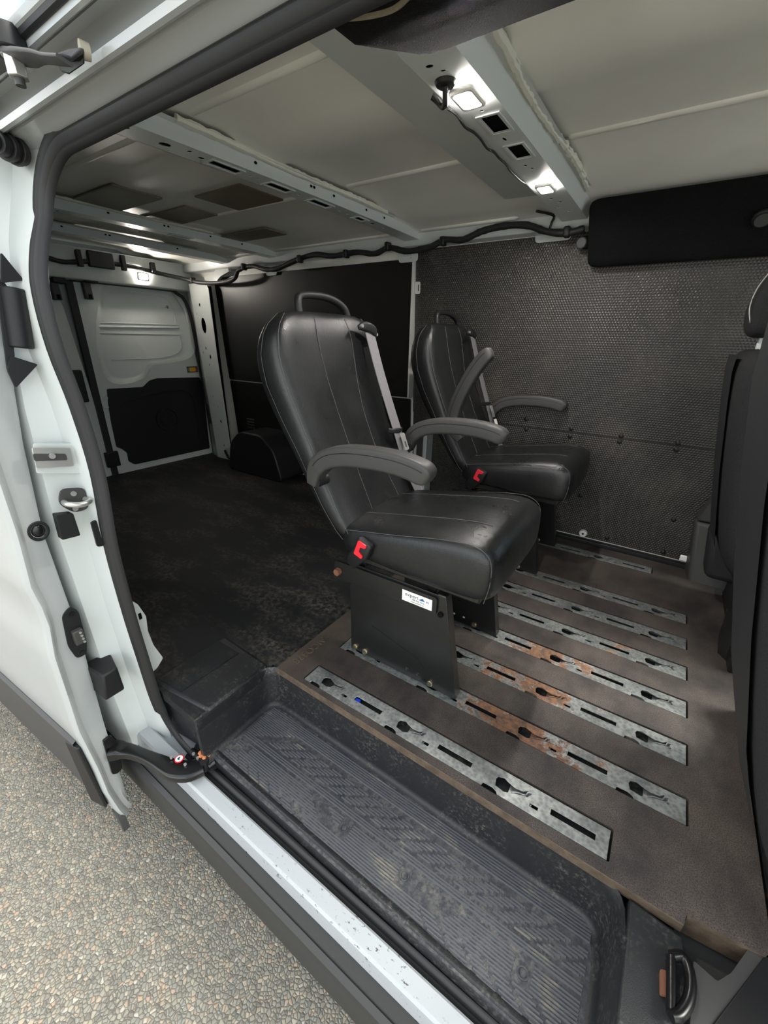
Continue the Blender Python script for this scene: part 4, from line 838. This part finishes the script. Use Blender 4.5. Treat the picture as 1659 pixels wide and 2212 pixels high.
a = U(172, 106, .352); MB().cyl(a, a + V((.003, .010, .0)), .0095, .0085, 16).build('cutout_disc', 'cream_metal', ua)  # cream disc added in place of the oval cut-out behind the bracket
# ================================================================== LAMPS
def lamp(name, c, ux, uy, uz, label, glow='lamp_glow'):
    """lamp lying in plane (ux, uy), facing uz"""
    r_ = thing(name, c, label, 'lamp', 'cargo lamps')
    mp = lambda x, y, h: V(c) + V(ux) * x + V(uy) * y + V(uz) * h
    MB().plate(rrect(.080, .052, .010, 4), [rrect(.058, .034, .006, 4)], mp, 0, .010).build('bezel', 'lamp_bezel', r_, bevel=.003)
    MB().plate(rrect(.060, .036, .006, 4), [], mp, .001, .0065).build('lens', glow, r_, bevel=.002)
    return r_
c1 = at(998, 210, 'z', 1.402); lamp('cargo_lamp', (-.475, c1.y, 1.403), (0, 1, 0), (1, 0, 0), (0, 0, -1), 'bright roof lamp beside a black grommet, nearest the door')
c2 = at(1172, 405, 'z', 1.402); lamp('cargo_lamp', (-.480, c2.y, 1.403), (0, 1, 0), (1, 0, 0), (0, 0, -1), 'bright roof lamp at the far end of the front crossbow')
c3 = at(308, 597, 'x', -3.195); lamp('cargo_lamp', c3, (0, 1, 0), (.15, 0, 1), (1, 0, -.25), 'bright lamp on the rear header above the back door', 'lamp_glow_soft')
g_ = at(962, 186, 'z', 1.40); gm = thing('wire_grommet', (g_.x, g_.y, 1.40), 'round black rubber grommet with a wire hooked beside the nearest roof lamp', 'grommet')
MB().cyl((g_.x, g_.y, 1.407), (g_.x, g_.y, 1.399), .022, .017, 20).build('grommet_disc', 'rubber', gm, bevel=.002)
wp = [(g_.x, g_.y, 1.40), (g_.x - .004, g_.y + .012, 1.380), (g_.x - .020, g_.y + .03, 1.385), (g_.x - .035, g_.y + .035, 1.398), (g_.x - .045, g_.y + .03, 1.405)]
MB().tube(catmull(wp, 5), .006, 8).build('grommet_wire', 'rubber', gm)
wp = [(-.527, 1.0 + .045 * i, 1.400 + random.uniform(-.004, .003)) for i in range(13)]  # dark line stands in for the shaded gap at the crossbow edge
lw = MB().tube(catmull(wp, 3), .0028, 7).build('gap_shade_line', 'rubber', org=(-.53, 1.0, 1.39)); tag(lw, 'thin dark line painted in for the shaded gap along the front crossbow edge', 'gap line')
# ================================================================== WIRING HARNESS
hn = thing('wiring_harness', (-1.5, 2.04, 1.33), 'black taped wiring harness clipped along the roof edge and rear header', 'wiring harness')
H = lambda px, py, y=2.03: at(px, py, 'y', y)
pth = [at(60, 548, 'x', -3.185)] + [at(px, py, 'x', -3.185) for px, py in ((100, 556), (140, 566), (200, 565), (260, 572), (300, 580), (350, 592))] + [V((-3.10, 2.0, 1.325))] + [H(430, 610), H(470, 611), H(505, 603), H(516, 583), H(545, 575), H(575, 582), H(600, 580), H(640, 562), H(680, 550), H(720, 553), H(770, 545), H(810, 548), H(840, 535), H(880, 543), H(930, 533), H(960, 518), H(1000, 518), H(1040, 500), H(1090, 488), H(1140, 487), H(1180, 500), H(1225, 503), H(1262, 494)]
pp = catmull(pth, 6); MB().tube(pp, .0135, 10, scale=[random.uniform(.9, 1.08) for _ in pp]).build('loom', 'rubber', hn, ang=60)
for px, py in ((170, 560), (265, 570), (330, 585)):
    c_ = at(px, py, 'x', -3.182); MB().box(c_.x - .01, c_.x + .022, c_.y - .014, c_.y + .014, c_.z - (.04 if px < 300 else .01), c_.z + .05).build('loom_clip', 'black_plastic', hn, bevel=.004)
c_ = at(218, 562, 'x', -3.175); MB().box(c_.x - .02, c_.x + .012, c_.y - .075, c_.y + .075, c_.z - .045, c_.z + .045).build('control_box', 'black_plastic', hn, bevel=.006)
for px, py in ((417, 606), (527, 577), (648, 560), (748, 549), (838, 533), (957, 522), (1225, 502)):
    c_ = H(px, py, 2.026); MB().box(c_.x - .012, c_.x + .012, c_.y - .018, c_.y + .018, c_.z - .018, c_.z + .02).build('loom_clip', 'black_plastic', hn, bevel=.006)
MB().tube(catmull([H(1185, 500), H(1192, 480), H(1195, 465), V((-.60, 1.93, 1.42))], 4), .005, 7).build('branch_wire', 'rubber', hn)
# ================================================================== OVERHEAD CARPETED PADS
fp = thing('overhead_pad', (-.1, 2.0, 1.25), 'long black carpeted overhead pad on the far roof edge', 'overhead pad')
m = MB(); rows = []
sec_ = [(2.105, 1.245), (2.09, 1.235), (2.06, 1.238), (2.045, 1.255), (1.915, 1.395), (1.905, 1.415), (1.915, 1.428), (2.06, 1.43), (2.10, 1.40)]
for x, k_ in ((-.405, .86), (-.400, .93), (-.390, .97), (-.37, 1), (.42, 1)):
    cy_, cz_ = 2.03, 1.34; rows.append([V((x, cy_ + (y - cy_) * k_, cz_ + (z - cz_) * k_)) for y, z in sec_])
m.grid(rows, True, True); m.build('pad_body', 'carpet', fp, ang=60)
c_ = at(1648, 470, 'y', 1.965); nd = V((0, -.74, -.67))
MB().cyl(c_, c_ + nd * .012, .030, .027, 20).build('pad_button', 'black_plastic', fp, bevel=.004); MB().cyl(c_ + nd * .010, c_ + nd * .016, .020, n=20).build('button_ring', 'grey_plastic', fp)
c_ = at(1257, 523, 'y', 2.06); MB().cyl(c_ + V((0, .02, 0)), c_ + V((0, -.012, -.004)), .021, n=18).build('pad_fastener', 'grey_plastic', fp, bevel=.004)
MB().box(c_.x, c_.x + .05, c_.y - .005, c_.y + .03, c_.z - .022, c_.z + .022).build('fastener_tab', 'carpet', fp, bevel=.006)
np_ = thing('overhead_pad', (-.1, .6, 1.25), 'black carpeted overhead pad above the door opening, nearest the camera', 'overhead pad')
sec_ = [(.445, 1.262), (.46, 1.250), (.50, 1.252), (.655, 1.305), (.676, 1.318), (.682, 1.335), (.67, 1.36), (.52, 1.40), (.45, 1.36)]
rows = []
for x, k_ in ((-.395, .80), (-.389, .92), (-.375, .975), (-.35, 1), (.42, 1)):
    cy_, cz_ = .57, 1.32; rows.append([V((x, cy_ + (y - cy_) * k_, cz_ + (z - cz_) * k_)) for y, z in sec_])
MB().grid(rows, True, True).build('pad_body', 'carpet', np_, ang=60)
MB().tube(catmull([(-.37, .455, 1.252), (-.34, .465, 1.250), (-.31, .47, 1.250), (-.28, .46, 1.252)], 5), .003, 8).build('frayed_edge', 'felt_pad', np_)
# ================================================================== FRONT SEATS
def front_seat(name, y0, y1, tab, label, headrest, dx):
    root = thing(name, (.5, (y0 + y1) / 2, 0), label, 'seat')
    yc = (y0 + y1) / 2; w = (y1 - y0) / 2; rows = []
    for z, xr, k_ in tab:
        pts = []
        for i in range(28):
            a_ = 2 * math.pi * i / 28; c_, s_ = math.cos(a_), math.sin(a_)
            u = math.copysign(abs(c_) ** .45, c_); v = math.copysign(abs(s_) ** .45, s_); th = .15 * k_
            pts.append(V((xr + .075 + u * th / 2, yc + v * w * k_, z)))
        rows.append(pts)
    MB().grid(rows, True, True).build('backrest', 'seat_fabric', root, sub=1, ang=80)
    bp_ = [(z, xr) for z, xr, k_ in tab if k_ > .9]
    MB().grid([[V((xr - .004, yc - w * .55, z)), V((xr - .010, yc, z)), V((xr - .004, yc + w * .55, z))] for z, xr in bp_]).build('back_panel', 'seat_side', root)
    if headrest:
        rows = []
        for z, xr, k_ in ((.972, .150, .7), (.985, .143, .95), (1.03, .132, 1), (1.09, .134, 1), (1.14, .145, .95), (1.165, .160, .7)):
            rows.append([V((xr + .05 + math.copysign(abs(math.cos(a_)) ** .5, math.cos(a_)) * .052 * k_, yc + math.copysign(abs(math.sin(a_)) ** .5, math.sin(a_)) * .135 * k_, z)) for a_ in [2 * math.pi * i / 24 for i in range(24)]])
        hr = MB().grid(rows, True, True).build('headrest', 'seat_fabric', root, sub=1, ang=80)
        MB().tube(catmull([(.146, yc - .085, 1.0), (.128, yc - .088, 1.05), (.131, yc - .085, 1.10), (.15, yc - .07, 1.145)], 4), .0016, 6).build('headrest_stitch', 'seam_white', hr)
        for s_ in (-.05, .05): MB().box(.185, .205, yc + s_ - .012, yc + s_ + .012, .94, .99).build('headrest_post', 'label_white', root, bevel=.003)
    MB().box(.30 + dx, .86 + dx, y0 + .01, y1 - .01, .22, .40).build('cushion', 'seat_fabric', root, bevel=.04, seg=4)
    MB().box(.36 + dx, .80 + dx, y0 + .04, y1 - .04, -.005, .23).build('pedestal', 'black_plastic', root, bevel=.01)
    MB().hexa([(.27 + dx, y1 - .14, .10), (.45 + dx, y1 - .14, .10), (.45 + dx, y1 - .02, .10), (.27 + dx, y1 - .02, .10)], [(.24 + dx, y1 - .13, .30), (.45 + dx, y1 - .13, .30), (.45 + dx, y1 - .02, .30), (.24 + dx, y1 - .02, .30)]).build('side_shield', 'seat_side', root, bevel=.025, seg=3)
    return root
tabD = [(.24, .300, .8), (.28, .265, .93), (.34, .235, 1), (.58, .185, 1), (.78, .150, 1), (.88, .135, .98), (.925, .135, .92), (.945, .15, .75)]
fs1 = front_seat('driver_seat', 1.52, 2.02, tabD, 'dark fabric driver seat with headrest at the right edge, in front of the far wall', True, .0)
fn = [(.325, 1.60, .001), (.335, 1.70, .001), (.37, 1.70, .001), (.37, 1.60, .001)]
MB().hexa([(.325, 1.54, .0), (.352, 1.50, .0), (.36, 1.62, .0), (.335, 1.66, .0)], [(.318, 1.60, .13), (.346, 1.56, .15), (.352, 1.60, .15), (.325, 1.64, .12)]).build('base_bracket', 'black_steel', fs1, bevel=.002)
MB().box(.345, .40, 1.45, 1.56, .0, .05).build('base_foot', 'black_steel', fs1, bevel=.004)
tabP = [(.12, .315, .85), (.20, .285, 1), (.35, .235, 1), (.55, .185, 1), (.75, .142, 1), (.90, .115, .99), (1.0, .11, .93), (1.03, .125, .75)]
fs2 = front_seat('front_passenger_seat', .60, 1.12, tabP, 'dark fabric front passenger seat back cut off by the right edge of the photo', False, .05)
MB().tube(catmull([(.385, 1.16, .02), (.365, 1.15, .07), (.360, 1.10, .09), (.366, 1.04, .06), (.385, .99, .015)], 5), .007, 8).build('lever_loop', 'gloss_black', fs2)
MB().hexa([(.365, .80, .0), (.42, .80, .0), (.42, 1.28, .0), (.362, 1.28, .0)], [(.375, .80, .09), (.42, .80, .09), (.42, 1.28, .09), (.372, 1.28, .09)]).build('floor_plinth', 'black_steel', fs2, bevel=.006)
MB().box(.364, .40, 1.215, 1.275, .088, .096).build('plinth_label', 'label_white', fs2)
MB().hexa([(.365, .67, .0), (.60, .67, .0), (.60, .80, .0), (.37, .80, .0)], [(.40, .67, .16), (.60, .67, .16), (.60, .80, .16), (.40, .80, .16)]).build('plinth_end', 'liner', fs2, bevel=.008)
bpy.context.view_layer.update()
